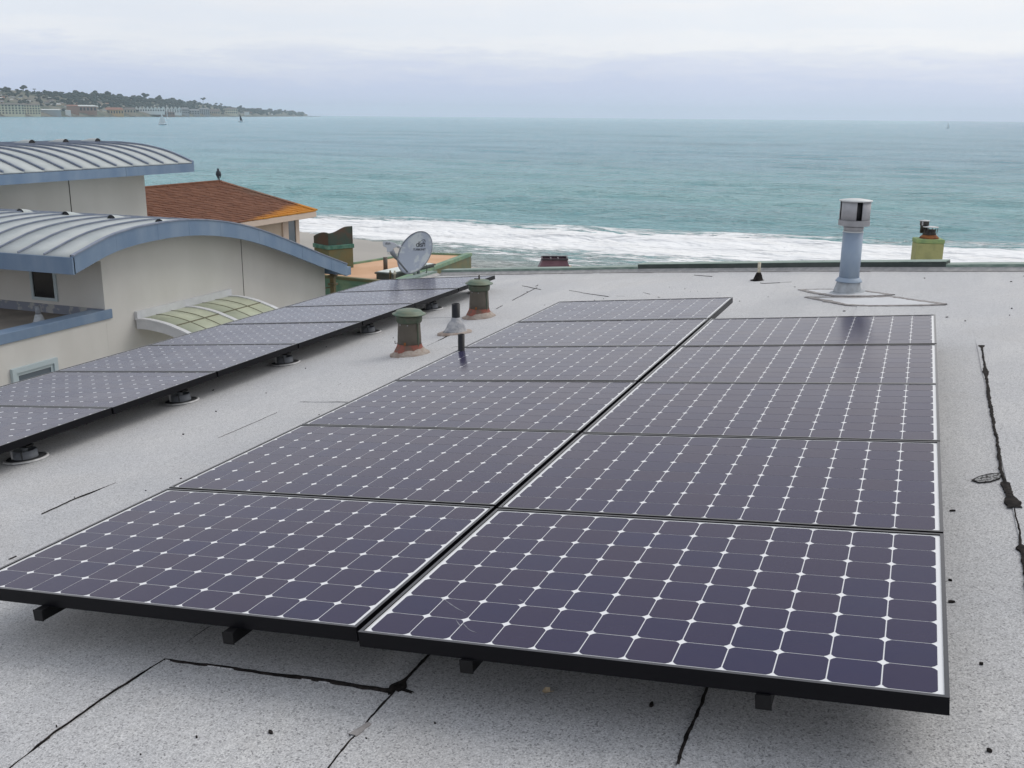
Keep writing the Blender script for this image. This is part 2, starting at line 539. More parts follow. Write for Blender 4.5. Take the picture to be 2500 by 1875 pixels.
# ================================================================== STRUCTURE
# ------------------------------------------------------------------ sea
SEA_Z = -12.0


def sea_material():
    m = bpy.data.materials.new('sea_water')
    m.use_nodes = True
    t = NT(m.node_tree)
    p = t.n['Principled BSDF']
    geo = t.node('ShaderNodeNewGeometry').outputs['Position']
    s = t.node('ShaderNodeSeparateXYZ')
    t.link(geo, s.inputs[0])
    X, Y, Z = s.outputs
    s1 = t.math('SUBTRACT', t.math('ADD', t.math('MULTIPLY', X, 0.4), t.math('MULTIPLY', Y, 0.917)), 62.0)
    s2 = t.math('SUBTRACT', t.math('ADD', t.math('MULTIPLY', X, 0.03), 123.0), Y)
    wob = t.noise(t.scaled(geo, (0.035, 0.06, 0.0)), 1.0, 4.0, 0.6)
    wobc = t.math('MULTIPLY', t.math('SUBTRACT', wob, 0.5), 16.0)
    s2 = t.math('ADD', s2, wobc)
    s1 = t.math('ADD', s1, wobc)
    # water colour: sandy green in the shallows, teal, then deeper blue to the right and far out
    deep = t.smooth(Y, 110.0, 420.0)
    right = t.smooth(X, -120.0, 260.0)
    c = t.mix(deep, (0.215, 0.530, 0.560), (0.175, 0.435, 0.555))
    c = t.mix(t.math('MULTIPLY', right, t.smooth(Y, 140.0, 700.0)), c, (0.095, 0.300, 0.455))
    patch = t.noise(t.scaled(geo, (0.004, 0.012, 0.0)), 1.0, 4.0, 0.6)
    c = t.mix(t.smooth(patch, 0.42, 0.68, 0.0, 0.5), c, (0.090, 0.290, 0.380))
    shallow = t.smooth(s1, -6.0, 24.0, 1.0, 0.0)
    c = t.mix(shallow, c, (0.36, 0.355, 0.295))
    # foam, plus painted glint flecks
    lace = t.noise(t.scaled(geo, (0.16, 0.60, 0.0), rot=(0, 0, -0.08)), 1.0, 6.0, 0.60, 1.0)
    fine = t.noise(t.scaled(geo, (0.9, 2.2, 0.0), rot=(0, 0, -0.08)), 1.0, 5.0, 0.65, 0.5)
    lf = t.math('ADD', t.math('MULTIPLY', lace, 0.72), t.math('MULTIPLY', fine, 0.28))
    inner = t.math('MULTIPLY', t.smooth(s1, -3.0, 9.0), t.smooth(s2, -2.0, 6.0))
    edge_in = t.smooth(s1, -3.0, 26.0)
    band1 = t.math('MULTIPLY', t.smooth(s2, 6.0, 9.0), t.smooth(s2, 17.0, 24.0, 1.0, 0.0))
    band2 = t.math('MULTIPLY', t.smooth(s2, -3.0, 1.0), t.smooth(s2, 2.0, 7.0, 1.0, 0.0))
    thr = t.math('SUBTRACT', 0.578, t.math('MULTIPLY', edge_in, 0.125))
    thr = t.math('SUBTRACT', thr, t.math('MULTIPLY', band1, 0.24))
    f_in = t.math('MULTIPLY', inner, t.smooth(t.math('SUBTRACT', lf, thr), -0.06, 0.06))
    f_b2 = t.math('MULTIPLY', band2, t.smooth(lf, 0.45, 0.58))
    swash = t.math('MULTIPLY', t.math('MULTIPLY', t.smooth(s1, -10.0, -3.0), t.smooth(s1, -1.0, 6.0, 1.0, 0.0)), t.smooth(lf, 0.50, 0.60, 0.0, 0.55))
    caps = t.noise(t.scaled(geo, (0.10, 0.30, 0.0)), 1.0, 7.0, 0.7, 0.3)
    f_cap = t.math('MULTIPLY', t.smooth(caps, 0.695, 0.74), t.smooth(Y, 110.0, 180.0, 0.0, 0.55))
    glint_flecks = t.noise(t.scaled(geo, (0.45, 1.5, 0.0)), 1.0, 3.0, 0.6, 0.2)  # tiny pale flecks: fine whitecaps, with wave glints painted as colour
    f_cap = t.math('MAXIMUM', f_cap, t.math('MULTIPLY', t.smooth(glint_flecks, 0.70, 0.76), t.smooth(Y, 118.0, 170.0, 0.0, 0.45)))
    foam = t.math('MAXIMUM', t.math('MAXIMUM', f_in, f_b2), t.math('MAXIMUM', swash, f_cap), clamp=True)
    c = t.mix(foam, c, (0.90, 0.91, 0.92))
    t.put(p.inputs['Base Color'], c)
    t.put(p.inputs['Roughness'], t.math('ADD', t.math('MULTIPLY', foam, 0.6), 0.16))
    p.inputs['IOR'].default_value = 1.33
    h1 = t.noise(t.scaled(geo, (0.55, 1.3, 0.0)), 1.0, 5.0, 0.62, 0.5)
    h2 = t.noise(t.scaled(geo, (0.10, 0.30, 0.0)), 1.0, 4.0, 0.6, 0.4)
    b = t.bump(h2, 1.0, 3.0)
    b = t.bump(t.math('MULTIPLY', h1, t.math('SUBTRACT', 1.0, t.math('MULTIPLY', foam, 0.9))), 1.0, 1.7, b)
    b = t.bump(foam, 0.4, 0.12, b)
    t.link(b, p.inputs['Normal'])
    return m


def grid_mesh(name, P_, nr, na, m, smooth=True):
    me = bpy.data.meshes.new(name)
    idx = np.arange(nr * na).reshape(nr, na)
    q = np.stack([idx[:-1, :-1], idx[:-1, 1:], idx[1:, 1:], idx[1:, :-1]], -1).reshape(-1, 4).astype(np.int32)
    me.vertices.add(nr * na)
    me.vertices.foreach_set('co', P_.reshape(-1).astype(np.float32))
    me.loops.add(q.size)
    me.loops.foreach_set('vertex_index', q.reshape(-1))
    me.polygons.add(len(q))
    me.polygons.foreach_set('loop_start', np.arange(0, q.size, 4, dtype=np.int32))
    me.polygons.foreach_set('use_smooth', np.full(len(q), smooth))
    me.update(calc_edges=True)
    me.validate()
    me.materials.append(m)
    return me


def vnoise(x, y, seed=0):
    """value noise on numpy arrays"""
    rs = np.random.RandomState(seed)
    tb = rs.rand(256, 256)
    xi, yi = np.floor(x).astype(int), np.floor(y).astype(int)
    fx, fy = x - xi, y - yi
    fx, fy = fx * fx * (3 - 2 * fx), fy * fy * (3 - 2 * fy)
    g = lambda a, b: tb[a & 255, b & 255]
    return (g(xi, yi) * (1 - fx) + g(xi + 1, yi) * fx) * (1 - fy) + (g(xi, yi + 1) * (1 - fx) + g(xi + 1, yi + 1) * fx) * fy


def build_sea():
    az0 = math.atan2(-0.3525, 0.901)
    fine = np.linspace(az0 - R_(36), az0 + R_(36), 620)
    left = np.linspace(az0 - R_(95), az0 - R_(36), 90)[:-1]
    right = np.linspace(az0 + R_(36), az0 + R_(110), 110)[1:]
    az = np.concatenate([left, fine, right])
    r = [58.0]
    while r[-1] < 14000.0:
        r.append(r[-1] * 1.0068)
    r = np.array(r)
    A, Rr = np.meshgrid(az, r)
    x = CAM.x + Rr * np.sin(A)
    y = CAM.y + Rr * np.cos(A)
    dr = Rr * 0.0068 + Rr * (az[200] - az[199]) * 0.5
    z = np.zeros_like(x)
    rs = np.random.RandomState(3)
    s1 = 0.4 * x + 0.917 * y - 62.0
    s2 = 123.0 + 0.03 * x - y
    calm = 0.3 + 0.7 * np.clip((-s2 + 6) / 25.0, 0, 1)
    for i in range(26):
        wl = 2.6 * (1.17 ** i)
        th = math.pi * 1.5 + rs.normal(0, 0.38) + 0.15          # travelling towards the beach
        kx, ky = math.cos(th) * 2 * math.pi / wl, math.sin(th) * 2 * math.pi / wl
        ph = rs.rand() * 6.28
        amp = 0.0085 * wl ** 0.85 if wl < 30 else 0.0085 * 30 ** 0.85 * (30 / wl) ** 0.6
        fade = np.clip((wl / (dr * 3.0)) - 0.6, 0, 1)
        warp = 1.4 * (vnoise(x / (wl * 1.6), y / (wl * 1.6), i + 1) - 0.5)
        env = 0.35 + 1.3 * vnoise(x / (wl * 4.0) + 31, y / (wl * 2.5), i + 40)
        sn = np.sin(kx * x + ky * y + ph + warp * 3.0)
        z += amp * env * fade * (0.7 * sn + 0.3 * (1 - 2 * np.abs(np.sin(0.5 * (kx * x + ky * y + ph + warp * 3.0)))))
    z *= calm
    wobble = (vnoise(x * 0.035, y * 0.06, 77) - 0.5) * 16
    rag = vnoise(x * 0.11, y * 0.3, 78)
    for c_, a_, w_ in ((9.0, 0.75, 3.2), (0.5, 0.55, 2.4)):
        d = s2 + wobble * 0.6 - c_
        z += a_ * (0.35 + 0.9 * rag) * np.exp(-np.where(d < 0, (d / (w_ * 1.6)) ** 2, (d / w_) ** 2))
    chop = (vnoise(x * 0.9, y * 1.6, 79) + 0.6 * vnoise(x * 2.1, y * 3.2, 80) - 0.8) * 0.10
    z += chop * np.clip(s1 / 10, 0, 1) * np.clip((s2 + 4) / 8, 0, 1) * np.clip(2.0 - dr / 1.2, 0, 1)
    z *= np.clip((s1 + 14) / 16.0, 0.0, 1.0)
    P_ = np.stack([x, y, SEA_Z + z], -1)
    o = bpy.data.objects.new('sea', grid_mesh('sea', P_, len(r), len(az), sea_material()))
    COL.objects.link(o)
    o['kind'] = 'structure'


build_sea()


def build_beach():
    xs = np.linspace(-260, 260, 131)
    ys = np.linspace(-60, 140, 101)
    X, Y = np.meshgrid(xs, ys)
    s1 = 0.4 * X + 0.917 * Y - 62.0
    Z = SEA_Z + 0.06 - s1 * 0.018 + 0.12 * (vnoise(X * 0.05, Y * 0.09, 5) - 0.5)
    Z = np.where(s1 > 6, SEA_Z - 0.05 - (s1 - 6) * 0.05, Z)
    Z = np.minimum(Z, SEA_Z + 0.9)
    o = bpy.data.objects.new('beach', grid_mesh('beach', np.stack([X, Y, Z], -1), len(ys), len(xs), M['sand']))
    COL.objects.link(o)
    o['kind'] = 'structure'
    g = MB().add([(-9000, -9000, -11.99), (9000, -9000, -11.99), (9000, -59, -11.99), (-9000, -59, -11.99)], [(0, 1, 2, 3)]).build('ground', M['hill'])
    g['kind'] = 'structure'


build_beach()

# ------------------------------------------------------------------ far headland
YH0, YHS = 241.9, 0.00844                 # the horizon in photo display pixels


def far_dir(px):
    d = ray(px, YH0 + YHS * px)
    return Vector((d.x, d.y, 0)).normalized()


def far_dist(px):
    pts = [(-1100, 2600), (-260, 3300), (0, 3600), (200, 4000), (400, 4900), (560, 6500), (670, 9000)]
    for (a, da), (b, db) in zip(pts, pts[1:]):
        if px <= b:
            return da + (db - da) * (px - a) / (b - a)
    return pts[-1][1]


SKYL = [(-1100, 186), (-260, 200), (0, 203), (50, 203), (100, 208), (150, 211), (200, 212), (250, 215), (300, 217), (350, 221), (400, 225), (440, 227),
        (480, 233.5), (520, 236.5), (560, 239), (600, 241), (640, 244), (664, 246.6)]


def skyline(px):
    for (a, ya), (b, yb) in zip(SKYL, SKYL[1:]):
        if px <= b:
            return ya + (yb - ya) * (px - a) / (b - a)
    return SKYL[-1][1]


DEPTH_FRAC = 0.16


def far_point(px, t_):
    """a point on the headland: t_ = 0 at the shore, 1 on the crest"""
    d = far_dist(px) * (1 + DEPTH_FRAC * t_)
    h_crest = max(0.5, (YH0 + YHS * px - skyline(px)) / 2211.0 * far_dist(px) * (1 + DEPTH_FRAC) + 13.4 + 1.0)
    prof = 0.0 if t_ <= 0 else 0.12 * min(1, t_ * 12) + 0.88 * (t_ ** 1.1)
    p = Vector((CAM.x, CAM.y, 0)) + far_dir(px) * d
    return Vector((p.x, p.y, SEA_Z + 0.5 + max(0, h_crest) * prof))


def build_headland():
    pxs = np.arange(-1100, 668, 6.0)
    ts = [-0.03, 0.0, 0.02, 0.06, 0.12, 0.2, 0.3, 0.4, 0.5, 0.6, 0.7, 0.8, 0.9, 1.0, 1.25]
    P_ = np.zeros((len(ts), len(pxs), 3))
    for j, t_ in enumerate(ts):
        for i, px in enumerate(pxs):
            p = far_point(px, min(t_, 1.0)) if t_ >= 0 else far_point(px, 0)
            if t_ < 0:
                p.z = SEA_Z - 1
            if t_ > 1:
                p = p + far_dir(px) * far_dist(px) * 0.05
                p.z -= 20
            p.z += (mnoise.noise((px * 0.05, t_ * 6, 1.0))) * 3 * max(0, min(t_, 1))
            P_[j, i] = p
    o = bpy.data.objects.new('hills', grid_mesh('hills', P_, len(ts), len(pxs), M['hill']))
    COL.objects.link(o)
    o['kind'] = 'structure'
    # rocks along the waterline, one mass
    rk = MB()
    for i in range(420):
        px = random.uniform(-200, 690)
        d = far_dist(px)
        p = far_point(min(px, 664), 0)
        if px > 664:
            p = Vector((CAM.x, CAM.y, SEA_Z)) + far_dir(px) * 9000
        r_ = random.uniform(2.0, 6.0) * (d / 4200.0)
        rk.lathe([(r_ * 1.4, -1.5), (r_ * 1.1, r_ * 0.25), (r_ * 0.6, r_ * 0.45), (0.1, r_ * 0.5)], 7, smooth=False,
                 wob=lambda j, a, q=i: 0.3 * mnoise.noise((math.cos(a) * 2, math.sin(a) * 2, q)))
        o_ = len(rk.v) - 28
        for k_ in range(o_, len(rk.v)):
            rk.v[k_] = (rk.v[k_][0] + p.x, rk.v[k_][1] + p.y, rk.v[k_][2] + SEA_Z)
    o = rk.build('shore_rocks', M['rock'])
    o['kind'] = 'stuff'


build_headland()


def crown_variants():
    import bmesh
    res = []
    for s in range(5):
        bm = bmesh.new()
        nl = 7
        rs = random.Random(s)
        for q in range(nl):
            bb = bmesh.ops.create_icosphere(bm, subdivisions=2, radius=1.0)
            sc = rs.uniform(0.35, 0.62)
            off = Vector((rs.uniform(-0.6, 0.6), rs.uniform(-0.6, 0.6), rs.uniform(-0.3, 0.45) if s < 3 else rs.uniform(-0.12, 0.25)))
            for v in bb['verts']:
                n_ = mnoise.noise(v.co * 2.1 + Vector((q, s, 0)))
                v.co = v.co * (sc * (1 + 0.38 * n_ + 0.2 * mnoise.noise(v.co * 5 + Vector((s, q, 3)))))
                v.co.z *= 0.8 if s < 3 else 0.5
                v.co += off
        me = bpy.data.meshes.new('crown')
        bm.to_mesh(me)
        bm.free()
        me.materials.append(M['leaf'])
        res.append(me)
    return res


CROWNS = crown_variants()


def far_px_size(px, t_, wpx):
    return wpx / 2211.0 * far_dist(px) * (1 + DEPTH_FRAC * t_)


# the wood on the hillside, one mass
def build_wood():
    vs_, fs = [], []
    rs = random.Random(11)
    spots = []
    for i in range(900):
        px = rs.uniform(-230, 655)
        t_ = rs.random() ** 0.75
        dens = 0.35 + 0.65 * t_ if px < 260 else 0.75
        if t_ < 0.10 or rs.random() > dens:
            continue
        spots.append((px, t_))
    for i in range(330):
        px = rs.uniform(-230, 640) if i < 150 else rs.uniform(95, 560)
        spots.append((px, rs.uniform(0.88, 1.06)))
    for i in range(330):
        px = rs.uniform(150, 600)
        spots.append((px, rs.uniform(0.3, 0.95)))
    for i in range(420):
        spots.append((rs.uniform(-1090, -200), rs.random() ** 0.6 * 0.93 + 0.1))
    for px, t_ in spots:
        p = far_point(px, min(t_, 1.0))
        r_ = far_px_size(px, t_, rs.uniform(2.8, 6.2) * (1.0 if px < 420 else 0.66) * (0.75 if px < 100 else 1.0))
        me = CROWNS[rs.randrange(5)]
        a = rs.uniform(0, 6.28)
        ca, sa = math.cos(a) * r_, math.sin(a) * r_
        o = len(vs_)
        zz = r_ * rs.uniform(0.7, 1.0)
        for v in me.vertices:
            vs_.append((p.x + v.co.x * ca - v.co.y * sa, p.y + v.co.x * sa + v.co.y * ca, p.z + r_ * 0.45 + v.co.z * zz))
        fs += [tuple(i_ + o for i_ in f.vertices) for f in me.polygons]
    me = bpy.data.meshes.new('hillside_wood')
    me.from_pydata(vs_, [], fs)
    me.materials.append(M['leaf'])
    o = bpy.data.objects.new('hillside_wood', me)
    COL.objects.link(o)
    o['kind'] = 'stuff'


build_wood()


def skyline_tree(px, top_y, wpx, var, label, t_=1.0):
    p = far_point(px, t_)
    d = math.hypot(p.x - CAM.x, p.y - CAM.y)
    top = (YH0 + YHS * px - top_y) / 2211.0 * d + CAM.z
    r_ = far_px_size(px, t_, wpx / 2.0)
    root = empty('pine_tree', p, None, label, 'tree', 'trees along the far crest')
    h = max(top - p.z, r_)
    MB().tube([(0, 0, -2), (0.1 * r_, 0, h * 0.4), (0, 0, h * 0.75)], [0.10 * r_, 0.07 * r_, 0.03 * r_], 6).build('trunk', M['bark'], root)
    c = bpy.data.objects.new('crown', CROWNS[var])
    COL.objects.link(c)
    c.parent = root
    c.location = (0, 0, h - r_ * 0.62)
    c.scale = (r_, r_, r_ * 0.85)
    c.rotation_euler = (0, 0, px)


for a_ in [(22, 196, 11, 0, 'round dark tree on the far crest near the left edge of the photo'),
           (55, 192, 15, 1, 'tallest dark tree of the far crest, standing up near its left end'),
           (79, 198, 6, 3, 'small flat topped tree just right of the tallest tree on the far crest'),
           (113, 203, 9, 3, 'flat topped tree on the far crest above the big brick coloured blocks'),
           (125, 202, 8, 3, 'second flat topped tree right of the first above the brick coloured blocks'),
           (139, 203, 8, 4, 'thin flat tree at the right end of the flat topped trees on the crest'),
           (172, 205, 18, 0, 'broad dark tree clump on the far crest behind the brick coloured blocks'),
           (207, 203, 20, 2, 'broad dark tree clump left of the domed tree on the far crest'),
           (237, 203, 15, 0, 'domed dark tree on the far crest above the cream and orange house'),
           (265, 207, 16, 1, 'dark round tree right of the domed tree on the far crest'),
           (294, 209, 5, 4, 'small lone tree in a gap of the far crest'),
           (318, 206, 14, 0, 'dark tree on the crest above the pale gabled row'),
           (345, 210, 15, 2, 'dark tree on the crest right of the pale gabled row'),
           (378, 214, 14, 1, 'dark tree on the crest above the moored white masts'),
           (420, 219, 12, 2, 'dark tree left of the lone round tree on the far slope'),
           (440, 214, 9, 0, 'lone round tree rising from the lower right part of the far crest'),
           (468, 224, 6, 1, 'small round tree right of the lone round tree on the crest'),
           (480, 225, 6, 0, 'second small round tree right of the lone round tree'),
           (520, 229, 10, 2, 'dark tree above the rocky point on the far shore'),
           (560, 233, 12, 3, 'low flat dark tree on the far point'),
           (585, 234, 9, 4, 'flat tree in the low row near the tip of the headland'),
           (605, 235, 10, 3, 'flat dark tree close to the tip of the headland'),
           (630, 238, 11, 3, 'last flat tree at the tip of the headland')]:
    skyline_tree(*a_)


def pale(name, c, c2=None):
    return mat(name, c, 0.85, c2, 0.2) if c2 else mat(name, c, 0.85)


FAR = {'cream': pale('far_cream_wall', (0.62, 0.57, 0.42)), 'white': pale('far_white_wall', (0.66, 0.66, 0.64)), 'grey': pale('far_grey_wall', (0.36, 0.36, 0.36)),
       'brick': pale('far_brick_wall', (0.30, 0.17, 0.12)), 'tan': pale('far_tan_wall', (0.46, 0.36, 0.26)), 'orange': pale('far_orange_wall', (0.52, 0.34, 0.16)),
       'roof': pale('far_brown_roof', (0.17, 0.14, 0.125)), 'roof_grey': pale('far_grey_roof', (0.24, 0.245, 0.255)), 'roof_pale': pale('far_pale_roof', (0.60, 0.62, 0.60)),
       'roof_red': pale('far_red_roof', (0.30, 0.14, 0.095)), 'window': mat('far_window', (0.03, 0.035, 0.04), 0.2)}


def far_house(name, px0, px1, y_top, y_bot, wall, roof, label, t_=0.03, gable=0.25, rows=0, cols=0, group=None, depth=0.8, gables=1, cat='house'):
    """a house facing the water, its size taken from where it shows"""
    px = (px0 + px1) / 2
    d = far_dist(px) * (1 + DEPTH_FRAC * t_)
    p = Vector((CAM.x, CAM.y, 0)) + far_dir(px) * d
    w = (px1 - px0) / 2211.0 * d
    hz = YH0 + YHS * px
    z1 = CAM.z + (hz - y_top) / 2211.0 * d
    z0 = CAM.z + (hz - y_bot) / 2211.0 * d
    dr = far_dir(px)
    rot = Matrix(((-dr.y * -1, dr.x, 0), (-dr.x, dr.y, 0), (0, 0, 1)))
    root = empty(name, (p.x, p.y, z0), rot, label, cat, group)
    h = (z1 - z0)
    hw = h * (1 - gable)
    dp = max(w * depth * 0.5, 8)
    MB().box(-w / 2, w / 2, 0, dp, -12, hw).build('wall', FAR[wall], root)
    mb = MB()
    gw = w / gables
    for g in range(gables):
        x0 = -w / 2 + g * gw
        if gables > 1:
            mb.prism([(x0, hw + 0.02), (x0 + gw, hw + 0.02), (x0 + gw / 2, h)], -0.5, dp + 0.3, axis=1) if False else mb.add(
                [(x0, -0.4, hw + .02), (x0 + gw, -0.4, hw + .02), (x0 + gw / 2, -0.4, h), (x0, dp, hw + .02), (x0 + gw, dp, hw + .02), (x0 + gw / 2, dp, h)],
                [(0, 1, 2), (5, 4, 3), (0, 2, 5, 3), (1, 4, 5, 2), (0, 3, 4, 1)])
        else:
            e = 0.04 * w
            mb.add([(-w / 2 - e, -e, hw + .02), (w / 2 + e, -e, hw + .02), (w / 2 + e, dp + e, hw + .02), (-w / 2 - e, dp + e, hw + .02), (-w / 2 * 0.8, dp / 2, h), (w / 2 * 0.8, dp / 2, h)],
                   [(0, 1, 5, 4), (1, 2, 5), (2, 3, 4, 5), (3, 0, 4), (3, 2, 1, 0)])
    mb.build('roof', FAR[roof], root)
    if rows:
        cw, ch = w / cols, hw / rows
        me = MB().box(-cw * 0.26, cw * 0.26, -0.3, 0.0, -ch * 0.28, ch * 0.28).mesh('window', FAR['window'])
        for r_ in range(rows):
            for c_ in range(cols):
                o = bpy.data.objects.new('window', me)
                COL.objects.link(o)
                o.parent = root
                o.location = (-w / 2 + cw * (c_ + 0.5), -0.05, ch * (r_ + 0.5))
    return root


far_house('hotel', -30, 44, 225.5, 245.5, 'cream', 'roof', 'cream waterfront hotel block with rows of dark windows at the left edge of the photo', 0.02, 0.10, 4, 13, None, 0.5, cat='hotel')
far_house('hotel', 45, 83, 226, 246, 'cream', 'roof', 'right cream hotel wing with dark window grid next to the left block on the water', 0.018, 0.12, 4, 8, None, 0.6, cat='hotel')
far_house('pier_building', 92, 128, 236, 243.5, 'grey', 'roof_pale', 'low dark waterfront shed with pale flat roof right of the cream hotel', 0.03, 0.25, 0, 0, None, 0.5, cat='building')
far_house('warehouse', 147, 168, 228, 240.5, 'brick', 'roof_red', 'tall brick coloured block, left of two on the far waterfront', 0.06, 0.2, 0, 0, None, 0.6, cat='building')
far_house('warehouse', 168, 206, 228.5, 241, 'brick', 'roof_pale', 'long brick coloured block with pale roof, right of two on the far waterfront', 0.055, 0.2, 1, 6, None, 0.5, cat='building')
far_house('waterfront_house', 142, 152, 238, 245, 'white', 'roof_pale', 'small white cube house below the brick coloured blocks', 0.02, 0.1)
far_house('restaurant', 230, 264, 233, 246, 'orange', 'roof_red', 'orange waterfront building with a reddish roof and row of windows', 0.02, 0.35, 1, 7, None, 0.6, cat='building')
far_house('waterfront_house', 270, 292, 233, 244, 'tan', 'roof', 'tan house between the orange building and the pale gabled row', 0.03, 0.35, 1, 4)
far_house('row_house', 296, 352, 231, 241, 'white', 'roof_pale', 'left part of the long pale row with many gables above the far shore', 0.06, 0.5, 1, 12, None, 0.4, 8, cat='building')
far_house('row_house', 353, 390, 231, 243, 'white', 'roof_pale', 'right part of the pale gabled row, with taller gables', 0.055, 0.45, 2, 8, None, 0.4, 5, cat='building')
far_house('cannery', 300, 372, 241, 247.2, 'brick', 'roof', 'low dark red shed along the water under the pale gabled row', 0.01, 0.2, 1, 14, None, 0.3, cat='building')
far_house('waterfront_house', 392, 408, 233, 245, 'grey', 'roof_grey', 'grey waterfront house under the tall white mast', 0.03, 0.3, 2, 4)
far_house('waterfront_house', 410, 430, 236, 246.5, 'grey', 'roof_grey', 'second grey house right of the mast on the far shore', 0.03, 0.3, 2, 4)
far_house('waterfront_house', 432, 452, 234, 247, 'grey', 'roof_grey', 'grey three storey house on the far shore left of the tan one', 0.03, 0.2, 3, 5)
far_house('waterfront_house', 454, 474, 236, 246, 'tan', 'roof', 'tan house with brown roof left of the cream block near the point', 0.03, 0.45, 1, 5)
far_house('waterfront_house', 488, 512, 233.5, 245.5, 'cream', 'roof', 'cream block with two rows of windows near the rocky point', 0.03, 0.2, 2, 6)
far_house('waterfront_house', 528, 538, 240, 244, 'white', 'roof', 'small white house on the rocky point', 0.03, 0.4)
rs_ = random.Random(5)
for i in range(86):
    px = rs_.uniform(-90, 235) if i < 62 else rs_.uniform(240, 620)
    t_ = 0.12 + 0.62 * rs_.random()
    q = far_point(px, t_)
    d_ = math.hypot(q.x - CAM.x, q.y - CAM.y)
    yb = YH0 + YHS * px - (q.z - CAM.z) / d_ * 2211.0
    wpx = rs_.uniform(4.0, 9.5) * (1.0 if px < 300 else 0.75)
    far_house('hillside_house', px - wpx / 2, px + wpx / 2, yb - wpx * rs_.uniform(0.42, 0.62), yb + 0.2, rs_.choice(['white', 'cream', 'tan', 'white', 'grey']),
              rs_.choice(['roof', 'roof_grey', 'roof_pale', 'roof_red']), 'small house among the trees of the far hillside', t_, 0.42, 0, 0, 'houses on the far hillside', 0.9)

# ------------------------------------------------------------------ neighbouring house with vaulted metal roofs
def interp(pts, n):
    """smooth curve through 2-D points"""
    res = []
    P_ = [Vector(p) for p in pts]
    P_ = [P_[0] * 2 - P_[1]] + P_ + [P_[-1] * 2 - P_[-2]]
    for i in range(1, len(P_) - 2):
        for j in range(n):
            t = j / n
            a, b, c, d = P_[i - 1], P_[i], P_[i + 1], P_[i + 2]
            res.append(0.5 * (2 * b + (c - a) * t + (2 * a - 5 * b + 4 * c - d) * t * t + (3 * b - a - 3 * c + d) * t ** 3))
    res.append(P_[-2])
    return res


XW, XF, XU = -10.897, -10.372, -16.5
GROUND = -12.0


def strip_along(prof, a0, a1, lift0, lift1, axis):
    """a slab following a profile; axis 0: profile is (y, z) pushed along x, axis 1: profile is (x, z) pushed along y"""
    n = len(prof)
    vs_ = []
    for lift in (lift0, lift1):
        for a in (a0, a1):
            for p in prof:
                vs_.append((a, p[0], p[1] + lift) if axis == 0 else (p[0], a, p[1] + lift))
    fs = []
    for i in range(n - 1):
        fs += [(i, i + 1, n + i + 1, n + i), (2 * n + i, 3 * n + i, 3 * n + i + 1, 2 * n + i + 1),
               (i, 2 * n + i, 2 * n + i + 1, i + 1), (n + i, n + i + 1, 3 * n + i + 1, 3 * n + i)]
    fs += [(0, n, 3 * n, 2 * n), (n - 1, 3 * n - 1, 4 * n - 1, 2 * n - 1)]
    return vs_, fs


